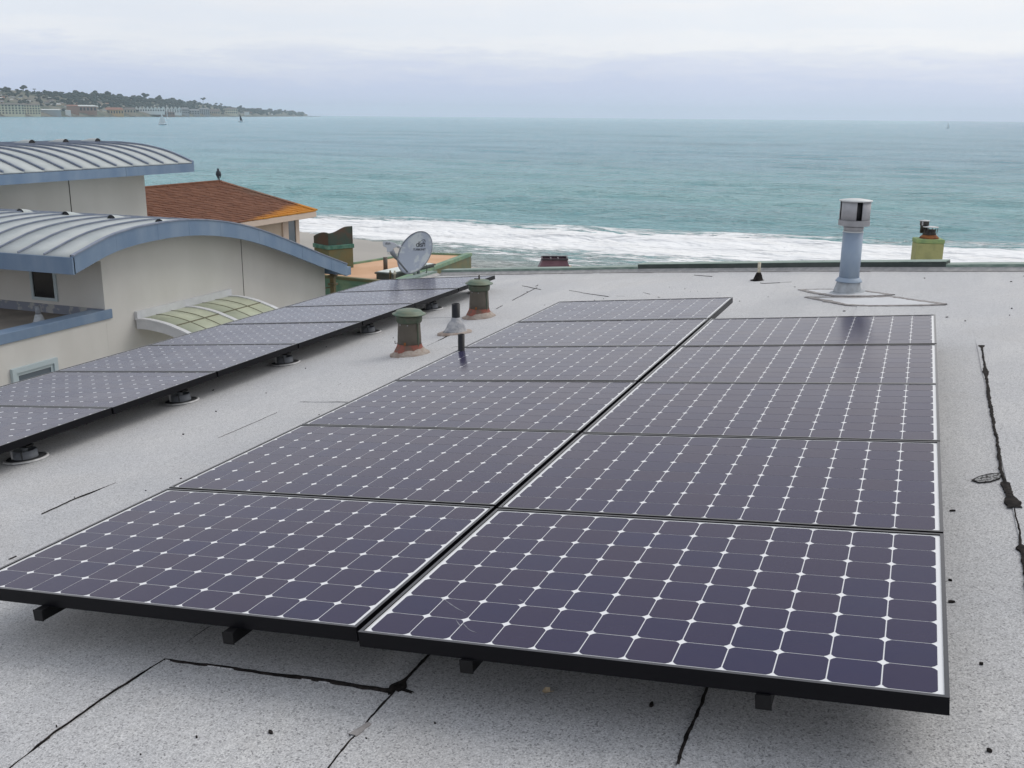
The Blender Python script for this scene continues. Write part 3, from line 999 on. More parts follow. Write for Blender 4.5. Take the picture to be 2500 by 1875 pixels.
def modern_house():
    H = empty('modern_house', (0, 0, GROUND), None, 'grey beige stucco house with curved blue grey metal roofs left of the solar array', 'house')
    H.location = (XW, 10.0, GROUND)
    L0 = Vector(H.location)

    def part(mb, name, m, bevel=0.0, parent=H):
        mb.v = [(x - L0.x, y - L0.y, z - L0.z) for x, y, z in mb.v]
        return mb.build(name, m, parent, bevel)

    # --- lower vault
    top = [wp(x, y, 0, XF) for x, y in ((158, 556), (250, 508), (340, 485), (430, 477), (520, 487), (600, 512), (700, 553), (750, 572))]
    prof = interp([(p.y, p.z) for p in top], 4)
    yc = wp(228, 680, 0, XW).y                     # corner of the gable wall
    yr = wp(703, 634, 0, XW).y
    pz = lambda y: next((a[1] + (b[1] - a[1]) * (y - a[0]) / (b[0] - a[0]) for a, b in zip(prof, prof[1:]) if a[0] <= y <= b[0]), prof[-1][1])
    ys = [yc + (yr - yc) * i / 24 for i in range(25)]
    poly = [(yc, GROUND)] + [(yr, GROUND)] + [(y, pz(y) - 0.10) for y in reversed(ys)]
    part(MB().prism(poly, XU + 0.05, XW, axis=0), 'wall', M['stucco'])
    # roof pans and seams between them
    step = 0.52
    x1 = XF - 0.05
    i = 0
    while x1 > XU + 0.1:
        x0 = max(x1 - step, XU + 0.02)
        part(MB().add(*strip_along(prof, x0 + 0.003, x1 - 0.003, -0.02, 0.006, 0), smooth=True), 'roof_pan', M['zinc'])
        part(MB().add(*strip_along(prof, x1 - 0.012, x1 + 0.012, 0.008, 0.032, 0)), 'standing_seam', M['seam'])
        x1 = x0
    part(MB().add(*strip_along(prof, XU + 0.02, XF - 0.06, -0.10, -0.03, 0)), 'roof_deck', M['fascia'])
    # gable fascia in lengths, a little apart
    cuts = [0, 4, 8, 11, 14, 18, 22, 25, len(prof) - 1]
    for a, b in zip(cuts, cuts[1:]):
        seg = prof[a:b + 1]
        if b != cuts[-1]:
            seg = seg[:-1] + [seg[-1] + (seg[-2] - seg[-1]) * 0.012]
        part(MB().add(*strip_along(seg, XF - 0.06, XF, -0.255, 0.012, 0)), 'fascia', M['fascia'])
    part(MB().add(*strip_along(prof, XF - 0.055, XF + 0.014, 0.014, 0.036, 0)), 'roof_edge', M['seam'])
    e = prof[0]
    part(MB().box(XU, XF, e[0] - 0.03, e[0] + 0.02, e[1] - 0.26, e[1] - 0.004), 'eave_fascia', M['fascia'])
    part(MB().box(XU, XW, e[0] + 0.021, yc, e[1] - 0.22, e[1] - 0.19), 'soffit', M['stucco'])
    ee = prof[-1]
    part(MB().box(XU, XF - 0.002, ee[0] + 0.004, ee[0] + 0.16, ee[1] - 0.24, ee[1] - 0.06), 'gutter', M['fascia'])
    # half-round roof vents near the crest
    def hit(px, py):
        d = ray(px, py)
        lo = None
        for k_ in range(4000):
            s_ = 6 + k_ * 0.005
            p = CAM + d * s_
            if prof[0][0] < p.y < prof[-1][0] and p.x < XF and p.z <= pz(p.y):
                return p
        return None
    for px, py in ((43, 459), (141, 465), (240, 473), (344, 482)):
        p = hit(px, py)
        if p is None:
            continue
        r_ = 0.095
        vs_, fs = [], []
        n = 10
        ring = [(r_ * math.cos(math.pi * q / n), r_ * math.sin(math.pi * q / n)) for q in range(n + 1)]
        for s_, y in ((1.0, 0.0), (0.75, 0.18), (0.05, 0.5)):
            for a, b in ring:
                yy = p.y + y
                vs_.append((p.x + a * s_, yy, pz(yy) + b * s_ * 0.85 - 0.01))
        m_ = n + 1
        fs = [(k_ * m_ + q, k_ * m_ + q + 1, (k_ + 1) * m_ + q + 1, (k_ + 1) * m_ + q) for k_ in range(2) for q in range(n)]
        v_ = part(MB().add(vs_, fs, True), 'roof_vent', M['zinc'])
        zz = pz(p.y)
        part(MB().add([(p.x + a * 0.95, p.y + 0.012, zz - 0.01 + b * 0.80) for a, b in ring] + [(p.x + a * 0.95, p.y + 0.03, zz - 0.01 + b * 0.80) for a, b in ring],
                      [tuple(range(m_)), tuple(range(2 * m_ - 1, m_ - 1, -1))]), 'vent_opening', M['dark_gap'], parent=v_)
    # joints scored into the gable wall
    j0, j1 = wp(520, 517, 0, XW), wp(526, 712, 0, XW)
    part(MB().box(XW - 0.01, XW + 0.004, j0.y - 0.007, j0.y + 0.007, j1.z, pz(j0.y) - 0.1), 'wall_joint', M['joint'])
    g0, g1 = wp(135, 872, 0, XW), wp(352, 812, 0, XW)
    part(MB().box(XW - 0.01, XW + 0.004, g0.y, g1.y + 0.1, g1.z - 0.012, g1.z + 0.012), 'wall_joint', M['joint'])
    part(MB().box(XW - 0.01, XW + 0.004, 0, wp(20, 905, 0, XW).y, g1.z - 0.012, g1.z + 0.012), 'wall_joint', M['joint'])
    # --- wall with the terrace in front of it
    wt_, wb_ = wp(65, 583, 1, yc), wp(127, 651, 1, yc)
    fr = MB()
    zt, zb = pz(yc) - 0.30, wb_.z
    x0, x1 = wt_.x, wb_.x
    fr.box(x0, x0 + 0.05, yc - 0.03, yc + 0.02, zb, zt).box(x1 - 0.05, x1, yc - 0.03, yc + 0.02, zb, zt)
    fr.box(x0 + 0.05, x1 - 0.05, yc - 0.03, yc + 0.02, zb, zb + 0.05)
    w_ = part(fr, 'window', M['win_frame'])
    part(MB().box(x0 + 0.05, x1 - 0.05, yc - 0.012, yc - 0.004, zb + 0.05, zt), 'pane', M['glass_dark'], parent=w_)
    f0 = wp(226, 668, 1, yc).z
    f1 = wp(226, 684, 1, yc).z
    part(MB().box(-20, XW - 0.02, yc - 0.03, yc - 0.001, f1 - 0.03, f0), 'wall_flashing', M['fascia_worn'])
    # terrace
    zf = f1 - 0.02
    part(MB().box(-20, XW - 0.22, -2, yc - 0.002, zf - 0.3, zf), 'terrace_floor', M['terrace'])
    ct, cb = wp(0, 722, 0, XW).z, wp(0, 745, 0, XW).z
    part(MB().box(XW - 0.22, XW - 0.001, -2, yc - 0.001, GROUND, cb + 0.03), 'terrace_wall', M['stucco'])
    part(MB().box(-20, XW - 0.221, -2, -1.8, GROUND, zf - 0.31), 'terrace_wall', M['stucco'])
    part(MB().box(XW - 0.25, XW + 0.03, -2, wp(241, 688, 0, XW).y, cb, ct), 'coping', M['fascia'], 0.006)
    # stub pipe with flared foot on the terrace
    q = wp(85, 697, 2, zf)
    part(MB().lathe([(0.11, zf), (0.09, zf + 0.02), (0.055, zf + 0.13), (0.045, zf + 0.14)], 14, (q.x, q.y)), 'pipe_flashing', M['cement_grey'])
    part(MB().lathe([(0.045, zf + 0.1), (0.045, zf + 0.27)], 12, (q.x, q.y)), 'vent_pipe', M['flash'])
    # low window in the gable wall
    a, b = wp(21, 799, 0, XW), wp(119, 771, 0, XW)
    zt = (a.z + b.z) / 2
    y0, y1 = a.y, b.y
    fr = MB()
    t_ = 0.075
    fr.box(XW, XW + 0.05, y0, y1, zt - t_, zt).box(XW, XW + 0.05, y0, y0 + t_, zt - 1.1, zt - t_).box(XW, XW + 0.05, y1 - t_, y1, zt - 1.1, zt - t_).box(XW, XW + 0.05, y0, y1, zt - 1.18, zt - 1.101)
    fr.box(XW, XW + 0.025, y0 + t_, y1 - t_, zt - t_ - 0.05, zt - t_ - .001).box(XW, XW + 0.025, y0 + t_, y0 + t_ + 0.05, zt - 1.1, zt - t_ - 0.05).box(XW, XW + 0.025, y1 - t_ - 0.05, y1 - t_, zt - 1.1, zt - t_ - 0.05)
    w_ = part(fr, 'window', M['win_frame'])
    part(MB().box(XW + 0.002, XW + 0.010, y0 + t_ + 0.05, y1 - t_ - 0.05, zt - 1.1, zt - t_ - 0.05), 'pane', M['glass_blue'], parent=w_)
    # --- awning of curved translucent sheet
    yl, yrr = wp(293, 680, 0, XW).y, wp(491, 634, 0, XW).y
    zc = lambda z: (z[0] / 2.907, 640 / K + z[1] / 2.907)
    cv = [wp(*zc(z), 1, yrr) for z in ((1432, 212), (1500, 216), (1600, 238), (1680, 268), (1730, 290))]
    cp = [(XW + 0.03, cv[0].z)] + [(p.x, p.z) for p in cv[1:]]
    cp.append((cp[-1][0] + (cp[-1][0] - cp[-2][0]) * 2.2, cp[-1][1] + (cp[-1][1] - cp[-2][1]) * 2.6))
    cp = interp(cp, 4)
    AW = part(MB().box(XW + 0.001, XW + 0.06, yl - 0.03, yrr + 0.06, cp[0][1] - 0.02, cp[0][1] + 0.13), 'awning', M['white_paint'])
    half = (yl + yrr) / 2
    for a, b in ((yl + 0.05, half - 0.04), (half + 0.04, yrr - 0.05)):
        part(MB().add(*strip_along(cp, a, b, -0.008, 0.0, 1), smooth=True), 'sheet', M['acrylic'], parent=AW)
        for f_ in (1 / 3, 2 / 3):
            y = a + (b - a) * f_
            part(MB().add(*strip_along(cp, y - 0.008, y + 0.008, 0.001, 0.008, 1)), 'glazing_bar', M['acrylic_line'], parent=AW)
        k_ = int(len(cp) * 0.52)
        p = cp[k_]
        part(MB().box(p[0] - 0.012, p[0] + 0.012, a, b, p[1] - 0.004, p[1] + 0.012), 'glazing_bar', M['acrylic_line'], parent=AW)
    for y in (yl, half, yrr):
        part(MB().add(*strip_along(cp, y - 0.05, y + 0.05, -0.012, 0.016, 1)), 'rib', M['white_paint'], parent=AW)
    part(MB().add(*strip_along(cp, yl - 0.03, yl + 0.02, -0.17, -0.012, 1)), 'cheek', M['white_paint'], parent=AW)
    part(MB().add(*strip_along(cp, yrr - 0.02, yrr + 0.03, -0.17, -0.012, 1)), 'cheek', M['white_paint'], parent=AW)

    # --- upper vault
    XE = XU + 0.9
    er, el = wp(416, 350, 0, XE), wp(0, 376, 0, XE)
    Y1 = er.y
    vp = [wp(x, y, 1, Y1) for x, y in ((416, 350), (368, 329), (320, 316), (278, 310.3), (240, 308.3))]
    pr = [(p.x, p.z) for p in vp]
    pr.append((pr[-1][0] - 2.2, pr[-1][1] - 0.05))
    pr.append((pr[-1][0] - 2.5, pr[-1][1] - 0.5))
    pr = interp(pr, 4)
    Y0 = Y1 - 11.0
    sp = abs(wp(389, 352, 0, XE).y - wp(358, 354, 0, XE).y)
    y1 = Y1 - 0.03
    while y1 > Y0:
        part(MB().add(*strip_along(pr, y1 - sp + 0.003, y1 - 0.003, -0.03, 0.0, 1), smooth=True), 'roof_pan', M['zinc'])
        part(MB().add(*strip_along(pr, y1 - 0.016, y1 + 0.016, 0.002, 0.042, 1)), 'standing_seam', M['seam'])
        y1 -= sp
    z_ = pr[0][1]
    hfa = (wp(415, 350, 0, XE).z - wp(415, 371, 0, XE).z)
    ymid = wp(270, 360, 0, XE).y
    for a, b in ((Y0, ymid - 0.004), (ymid + 0.004, Y1 + 0.02)):
        part(MB().box(XE - 0.03, XE + 0.02, a, b, z_ - hfa, z_ - 0.035), 'eave_fascia', M['fascia'])
    part(MB().add(*strip_along(pr, Y1 - 0.02, Y1 + 0.05, -hfa, 0.03, 1)), 'fascia', M['fascia'])
    wr = wp(312, 390, 0, XU).y
    part(MB().add(*strip_along(pr, Y0, Y1 - 0.03, -0.12, -0.04, 1)), 'soffit', M['stucco'])
    part(MB().box(pr[-1][0] + 0.4, XU, Y0 + 0.3, wr, GROUND, z_ - 0.1), 'wall', M['stucco'])
    jt = wp(148, 391, 0, XU)
    part(MB().box(XU - 0.01, XU + 0.004, jt.y - 0.012, jt.y + 0.012, jt.z - 2.5, z_ - 0.1), 'wall_joint', M['joint'])
    xcrest = max(pr, key=lambda p: p[1])
    for px, py in ((70, 313.5), (143, 311.5), (212, 309.8)):
        xc, zc_ = xcrest[0] + 0.8, None
        zc_ = next((a[1] + (b[1] - a[1]) * (xc - a[0]) / (b[0] - a[0]) for a, b in zip(pr, pr[1:]) if b[0] <= xc <= a[0]), xcrest[1])
        p = wp(px, py, 0, xc)
        r_ = 0.115
        n = 10
        ring = [(r_ * math.cos(math.pi * q / n), r_ * math.sin(math.pi * q / n)) for q in range(n + 1)]
        vs_ = [(xc - dx, p.y + a * s_, zc_ + dz + b * s_) for s_, dx, dz in ((1, 0, 0), (0.75, 0.25, 0.02), (0.05, 0.6, 0.03)) for a, b in ring]
        m_ = n + 1
        v_ = part(MB().add(vs_, [(k_ * m_ + q, k_ * m_ + q + 1, (k_ + 1) * m_ + q + 1, (k_ + 1) * m_ + q) for k_ in range(2) for q in range(n)], True), 'roof_vent', M['zinc'])
        part(MB().add([(xc - 0.012, p.y + a * .94, zc_ + b * .94) for a, b in ring], [tuple(range(m_))]), 'vent_opening', M['dark_gap'], parent=v_)


modern_house()


# ------------------------------------------------------------------ shingle house
def shingle_material():
    m = bpy.data.materials.new('brown_shingles')
    m.use_nodes = True
    t = NT(m.node_tree)
    p = t.n['Principled BSDF']
    co = t.node('ShaderNodeTexCoord').outputs['UV'] if False else t.node('ShaderNodeNewGeometry').outputs['Position']
    n1 = t.noise(t.scaled(co, (1.0, 3.3, 1.0)), 1.6, 3.0)
    c = t.mix(t.smooth(n1, 0.35, 0.65), (0.150, 0.060, 0.033), (0.200, 0.088, 0.050))
    c = t.mix(t.smooth(t.noise(t.scaled(co, (6.0, 3.2, 6.0)), 1.0, 2.0), 0.5, 0.7, 0.0, 0.55), c, (0.11, 0.045, 0.026))
    return m, t, p, c, co


def shingle_house():
    XS = -18.0
    H = empty('shingle_house', (XS, 25.0, GROUND), None, 'cream house with a brown shingle hip roof stained orange at its seaward corner', 'house')
    L0 = Vector(H.location)

    def part(mb, name, m, bevel=0.0, parent=H):
        mb.v = [(x - L0.x, y - L0.y, z - L0.z) for x, y, z in mb.v]
        return mb.build(name, m, parent, bevel)
    er = wp(683, 457, 0, XS)
    el = wp(505, 480.5, 0, XS)
    ez = (er.z + el.z) / 2
    XA = XS - 4.0
    ap = wp(472, 392, 0, XA)
    rise = ap.z - ez
    yl = er.y - 14.0
    m, t, p, c, co = shingle_material()
    s = t.node('ShaderNodeSeparateXYZ')
    t.link(co, s.inputs[0])
    # orange lichen in the seaward corner near the eave
    near = t.math('ADD', t.math('MULTIPLY', t.math('SUBTRACT', s.outputs[1], er.y), 0.20), t.math('MULTIPLY', t.math('SUBTRACT', s.outputs[0], XS), 0.85))
    near = t.math('ADD', near, t.math('MULTIPLY', t.math('SUBTRACT', t.noise(co, 1.5, 5.0, 0.65), 0.5), 0.7))
    c = t.mix(t.smooth(near, -0.85, -0.50), c, (0.50, 0.205, 0.02))
    # a grey bleached area below the apex
    d = t.vmath('LENGTH', t.vmath('SUBTRACT', co, (XA + 1.7, ap.y + 0.9, ez + rise * 0.6)))
    c = t.mix(t.smooth(t.math('ADD', d, t.math('MULTIPLY', t.noise(co, 1.2, 4.0), 1.2)), 0.8, 2.4, 0.65, 0.0), c, (0.15, 0.115, 0.085))
    t.put(p.inputs['Base Color'], c)
    p.inputs['Roughness'].default_value = 0.9
    # eave fascia, soffit and walls
    part(MB().box(XS - 0.05, XS, yl, er.y, ez - 0.20, ez - 0.02), 'fascia', M['trim_pink'])
    part(MB().box(2 * XA - XS, XS - 0.05, er.y - 0.05, er.y, ez - 0.20, ez - 0.02), 'fascia', M['trim_pink'])
    part(MB().box(2 * XA - XS, XS - 0.06, yl, er.y - 0.06, ez - 0.22, ez - 0.18), 'soffit', M['trim_pink'])
    wc = wp(642, 471, 0, XS - 0.5)
    part(MB().box(2 * XA - XS + 0.5, XS - 0.5, yl, wc.y, GROUND, ez - 0.221), 'wall', M['cream_wall'])
    wa, wb = wp(619, 473, 0, XS - 0.5), wp(635, 473, 0, XS - 0.5)
    fr = MB()
    zt = ez - 0.26
    fr.box(XS - 0.5, XS - 0.44, wa.y - 0.32, wa.y, zt - 1.9, zt).box(XS - 0.5, XS - 0.44, wb.y, wc.y + 0.01, zt - 1.9, zt).box(XS - 0.5, XS - 0.44, wa.y, wb.y, zt - 1.9, zt - 1.75)
    w_ = part(fr, 'window', M['trim_pink'])
    part(MB().box(XS - 0.495, XS - 0.47, wa.y, wb.y, zt - 1.75, zt), 'pane', M['glass_blue'], parent=w_)
    # roof: the slope towards us laid in courses, each course a row of separate shingles
    n = 26
    hipy = lambda f: er.y + (ap.y - er.y) * f
    rnd = random.Random(2)
    deck = MB()
    deck.add([(XS, yl, ez - 0.03), (XS, er.y, ez - 0.03), (XA, ap.y, ap.z - 0.03), (XA, yl, ap.z - 0.03), (2 * XA - XS, yl, ez - 0.03), (2 * XA - XS, er.y, ez - 0.03)],
             [(0, 1, 2, 3), (3, 2, 5, 4), (1, 5, 2)])
    R_o = part(deck, 'roof', m)
    mb = MB()
    for k_ in range(n):
        f0, f1 = k_ / n, min(1.0, (k_ + 1.25) / n)
        y = max(yl, er.y - 13.5)
        off = rnd.random() * 0.3
        y -= off
        while y < hipy(f0) - 0.02:
            w_ = rnd.uniform(0.24, 0.36)
            yb = min(y + w_ - 0.012, hipy(f0))
            yt = min(y + w_ - 0.012, hipy(f1))
            ya = min(y, hipy(f1))
            th = rnd.uniform(0.022, 0.04)
            xa, za = XS + (XA - XS) * f0 + rnd.uniform(0, 0.02), ez + rise * f0
            xb, zb = XS + (XA - XS) * f1, ez + rise * f1
            mb.add([(xa, y, za - 0.01), (xa, yb, za - 0.01), (xa, yb, za + th), (xa, y, za + th), (xb, ya, zb), (xb, yt, zb)],
                   [(0, 1, 2, 3), (3, 2, 5, 4), (1, 5, 2), (0, 3, 4)])
            y += w_
    o = part(mb, 'shingle', m, parent=R_o)
    o['kind'] = 'stuff'
    part(MB().bar((XA, yl, ap.z + 0.02), (XA, ap.y + 0.05, ap.z + 0.02), 0.22, 0.05), 'ridge_cap', m, parent=R_o)
    part(MB().bar((XA, ap.y, ap.z + 0.02), (XS, er.y, ez + 0.03), 0.2, 0.045), 'hip_cap', m, parent=R_o)
    return ap


APEX = shingle_house()


def bird():
    b = empty('bird', (APEX.x, APEX.y + 0.02, APEX.z + 0.045), Matrix.Rotation(R_(140), 3, 'Z'), 'dark bird perched upright on the peak of the brown shingle roof', 'bird')
    pts = [(0, 0, 0.10), (0.01, 0, 0.16), (0.015, 0, 0.24), (0.01, 0, 0.31), (0.0, 0, 0.345), (0.01, 0, 0.375), (0.018, 0, 0.395), (0.03, 0, 0.41)]
    rr = [0.02, 0.058, 0.072, 0.058, 0.036, 0.040, 0.037, 0.016]
    body = MB().tube(pts, rr, 12)
    body.tube([(-0.03, 0, 0.15), (-0.055, 0, 0.07), (-0.07, 0, 0.0)], [0.03, 0.026, 0.018], 8)
    body.build('body', M['bird'], b)
    MB().tube([(0.04, 0, 0.395), (0.075, 0, 0.39), (0.105, 0, 0.38)], [0.016, 0.010, 0.002], 6).build('beak', M['black_metal'], b)
    for s in (-1, 1):
        MB().tube([(0.0, s * 0.062, 0.30), (-0.02, s * 0.070, 0.20), (-0.05, s * 0.045, 0.08)], [0.018, 0.030, 0.010], 8).build('wing', M['bird'], b)
        MB().tube([(0.005, s * 0.025, 0.12), (0.005, s * 0.028, 0.0), (0.04, s * 0.03, 0.0)], [0.012, 0.008, 0.006], 6).build('leg', M['black_metal'], b)


bird()


# ------------------------------------------------------------------ house with the orange deck roof
def deck_house():
    ZD = -2.4
    q = lambda x, y: wp(x, y, 2, ZD)
    A, B, C_, D, E, F_ = q(640, 590), q(760, 572), q(905, 549), q(1012, 552.5), q(853, 612), q(600, 588)
    H = empty('deck_house', (-11, 19.5, GROUND), None, 'house with flat orange tan roof and green edge trim behind the satellite dish', 'house')
    L0 = Vector(H.location)

    def part(mb, name, m, bevel=0.0, parent=H):
        mb.v = [(x - L0.x, y - L0.y, z - L0.z) for x, y, z in mb.v]
        return mb.build(name, m, parent, bevel)
    poly = [(p.x, p.y) for p in (F_, E, D, C_, B)]
    part(MB().prism(poly, ZD - 0.25, ZD), 'roof', M['orange_deck'])
    cx, cy = sum(p[0] for p in poly) / 5, sum(p[1] for p in poly) / 5
    part(MB().prism([(x + (cx - x) * 0.06, y + (cy - y) * 0.06) for x, y in poly], GROUND, ZD - 0.251), 'wall', M['olive'])
    # edge trims: a pale green strip on top, an olive board below
    def trim(p0, p1, top, h, m, name, w=0.07, out=0.03):
        d = (p1 - p0).normalized()
        nrm = Vector((d.y, -d.x, 0)) * out
        a, b = p0 + nrm, p1 + nrm
        part(MB().bar((a.x, a.y, ZD + top - h / 2), (b.x, b.y, ZD + top - h / 2), w, h), name, m)
    trim(E, D, 0.09, 0.09, M['patina'], 'edge_trim', 0.16)
    trim(E + (D - E) * 0.004, D, -0.005, 0.50, M['olive'], 'edge_board', 0.06, 0.05)
    trim(D, C_, 0.05, 0.05, M['patina'], 'edge_trim', 0.08)
    trim(C_, B, 0.05, 0.05, M['patina'], 'edge_trim', 0.08)
    trim(F_, E, 0.05, 0.07, M['olive'], 'edge_trim', 0.14)
    trim(F_, E - (E - F_) * 0.004, -0.022, 0.10, M['patina'], 'edge_trim', 0.05, 0.05)
    trim(F_, E - (E - F_) * 0.002, -0.124, 0.55, M['patina'], 'edge_board', 0.05, 0.03)
    # raised pale strip of paving beside the box
    # lower green seamed canopy in front
    c0, c1 = q(690, 640), q(800, 640)
    yb = F_.y - 0.2
    cz = ZD - 0.78
    cn = part(MB().add([(-14.5, yb, cz + 0.25), (-8.6, yb, cz + 0.25), (-8.6, yb - 1.8, cz - 0.25), (-14.5, yb - 1.8, cz - 0.25), (-14.5, yb, cz + 0.2), (-8.6, yb, cz + 0.2), (-8.6, yb - 1.8, cz - 0.3), (-14.5, yb - 1.8, cz - 0.3)],
                      [(0, 1, 2, 3), (7, 6, 5, 4), (0, 4, 5, 1), (1, 5, 6, 2), (2, 6, 7, 3), (3, 7, 4, 0)]), 'canopy', M['verdigris'])
    for i in range(15):
        x = -14.4 + i * 0.4
        part(MB().bar((x, yb, cz + 0.27), (x, yb - 1.8, cz - 0.23), 0.05, 0.06), 'seam', M['patina_dark'], parent=cn)
    # skylight box
    s = empty('skylight', q(880, 596), Matrix.Rotation(R_(-3), 3, 'Z'), 'low dark roof box with pale flat top on the orange deck beside the dish', 'skylight')
    a, b, c = q(832, 598), q(846, 606), q(938, 584)
    ln = (c - b).length
    wd = (b - a).length
    d = (c - b).normalized()
    n_ = Vector((-d.y, d.x, 0))
    ctr = b + d * ln / 2 + n_ * 0.22
    s.matrix_world = Matrix(((d.x, n_.x, 0, ctr.x), (d.y, n_.y, 0, ctr.y), (0, 0, 1, ZD), (0, 0, 0, 1)))
    MB().box(-ln / 2, ln / 2, -0.22, 0.22, 0.0, 0.13).build('curb', M['edge_dark'], s)
    MB().box(-ln / 2 - 0.03, ln / 2 + 0.03, -0.25, 0.25, 0.132, 0.17).build('rim', M['edge_dark'], s)
    MB().box(-ln / 2 + 0.03, ln / 2 - 0.03, -0.21, 0.21, 0.171, 0.185).build('top_sheet', M['skylight'], s)
    # brown stub pipe
    p = q(833, 586)
    e = empty('stub_pipe', p, None, 'short brown pipe standing on the orange deck', 'pipe')
    MB().lathe([(0.10, 0.0), (0.06, 0.05)], 12).build('foot', M['mortar'], e)
    MB().lathe([(0.055, 0.0), (0.055, 0.36)], 12).build('pipe', M['vent_brown'], e)
    # copper chimney with wavy rim
    k_ = q(722, 590)
    base = q(722, 577)
    ch = empty('copper_chimney', (base.x, base.y, ZD), None, 'square copper chimney with curved dark rim and green band beside the orange deck', 'chimney')
    px_m = F_SRC / ((base - CAM).dot(Vector((CR[0][2], CR[1][2], CR[2][2]))))
    dist_scale = 1.0 / px_m * K
    y_top_mid = wp(722, 500, 1, base.y)
    wl = (722 - 677) * dist_scale
    wr = (764 - 722) * dist_scale
    ht = wp(722, 500, 1, base.y).z - ZD
    hb = wp(722, 530, 1, base.y).z - ZD
    rot = Matrix.Rotation(R_(-28), 3, 'Z')
    ch.matrix_world = Matrix.Translation((base.x, base.y, ZD)) @ rot.to_4x4()
    w2 = 0.5 * max(wl, wr) * 1.34
    MB().box(-w2, w2, -w2, w2, -0.4, hb - 0.06).build('shaft', M['olive'], ch, 0.01)
    MB().box(-w2 - 0.025, w2 + 0.025, -w2 - 0.025, w2 + 0.025, hb - 0.055, hb + 0.05).build('green_band', M['verdigris'], ch, 0.01)
    # hood sides with a top that rises and dips
    up = ht - hb
    for side in range(4):
        n = 14
        vs_ = []
        for i in range(n + 1):
            f_ = i / n
            x = -w2 + 2 * w2 * f_
            # side 0 faces the camera left (bulging), side 1 the right (rising in a wave)
            if side in (0, 2):
                top = up * (0.62 + 0.42 * math.sin(f_ * math.pi * 0.62 + 0.05))
            else:
                top = up * (1.0 + 0.40 * (0.5 - 0.5 * math.cos(min(1.0, f_ * 1.25) * math.pi)) ** 1.3)
            if side == 2:
                top = up * (1.36 - 0.74 * f_ + 0.1 * math.sin(f_ * math.pi))
            if side == 3:
                top = up * (0.62 + 0.74 * (1 - f_) * 0 + 0.05)
            vs_.append((x, top))
        pts = []
        for inner in (0, 0.03):
            for x, top in vs_:
                for z in (0.051, top):
                    y = -w2 + inner + 0.004 * side % 2
                    a = side * math.pi / 2
                    pts.append((x * math.cos(a) - y * math.sin(a), x * math.sin(a) + y * math.cos(a), hb + z))
        m_ = 2 * (n + 1)
        fs = []
        for i in range(n):
            a_, b_ = 2 * i, 2 * i + 2
            fs += [(a_, b_, b_ + 1, a_ + 1), (m_ + a_ + 1, m_ + b_ + 1, m_ + b_, m_ + a_), (a_ + 1, b_ + 1, m_ + b_ + 1, m_ + a_ + 1), (a_, m_ + a_, m_ + b_, b_)]
        MB().add(pts, fs).build('hood_side', M['copper_brown'] if side in (0, 2) else M['patina_dark'], ch)
    MB().box(-w2 + 0.05, w2 - 0.05, -w2 + 0.05, w2 - 0.05, hb + 0.06, hb + 0.2).build('flue_cover', M['black_metal'], ch)
    # post with brackets in the gap between the houses
    pb, pt = wp(720, 635, 1, 17.6), wp(720, 591, 1, 17.6)
    po = empty('metal_post', (pb.x, pb.y, pb.z - 1.0), None, 'olive brown square post with bracket in the gap below the blue fascia end', 'post')
    h = pt.z - pb.z + 1.0
    MB().box(-0.05, 0.05, -0.05, 0.05, 0, h).build('post', M['brass_post'], po, 0.006)
    for z in (h - 0.06, h - 0.24):
        MB().box(-0.085, 0.085, -0.085, 0.085, z - 0.025, z + 0.025).build('collar', M['brass_post'], po, 0.006)
    MB().bar((0, 0, h - 0.3), (-0.7, 0, h - 0.45), 0.03, 0.03).build('bracket_arm', M['brass_post'], po)


deck_house()


# ------------------------------------------------------------------ our own flat roof
ROOF = bpy.data.objects.new('roof', None)
BACK = [(-4.85, 10.67), (-1.86, 10.165), (0.395, 9.65), (2.43, 9.08), (7.0, 7.75)]


def back_v(u):
    for (a, va), (b, vb) in zip(BACK, BACK[1:]):
        if u <= b:
            return va + (vb - va) * (u - a) / (b - a)
    return BACK[-1][1]


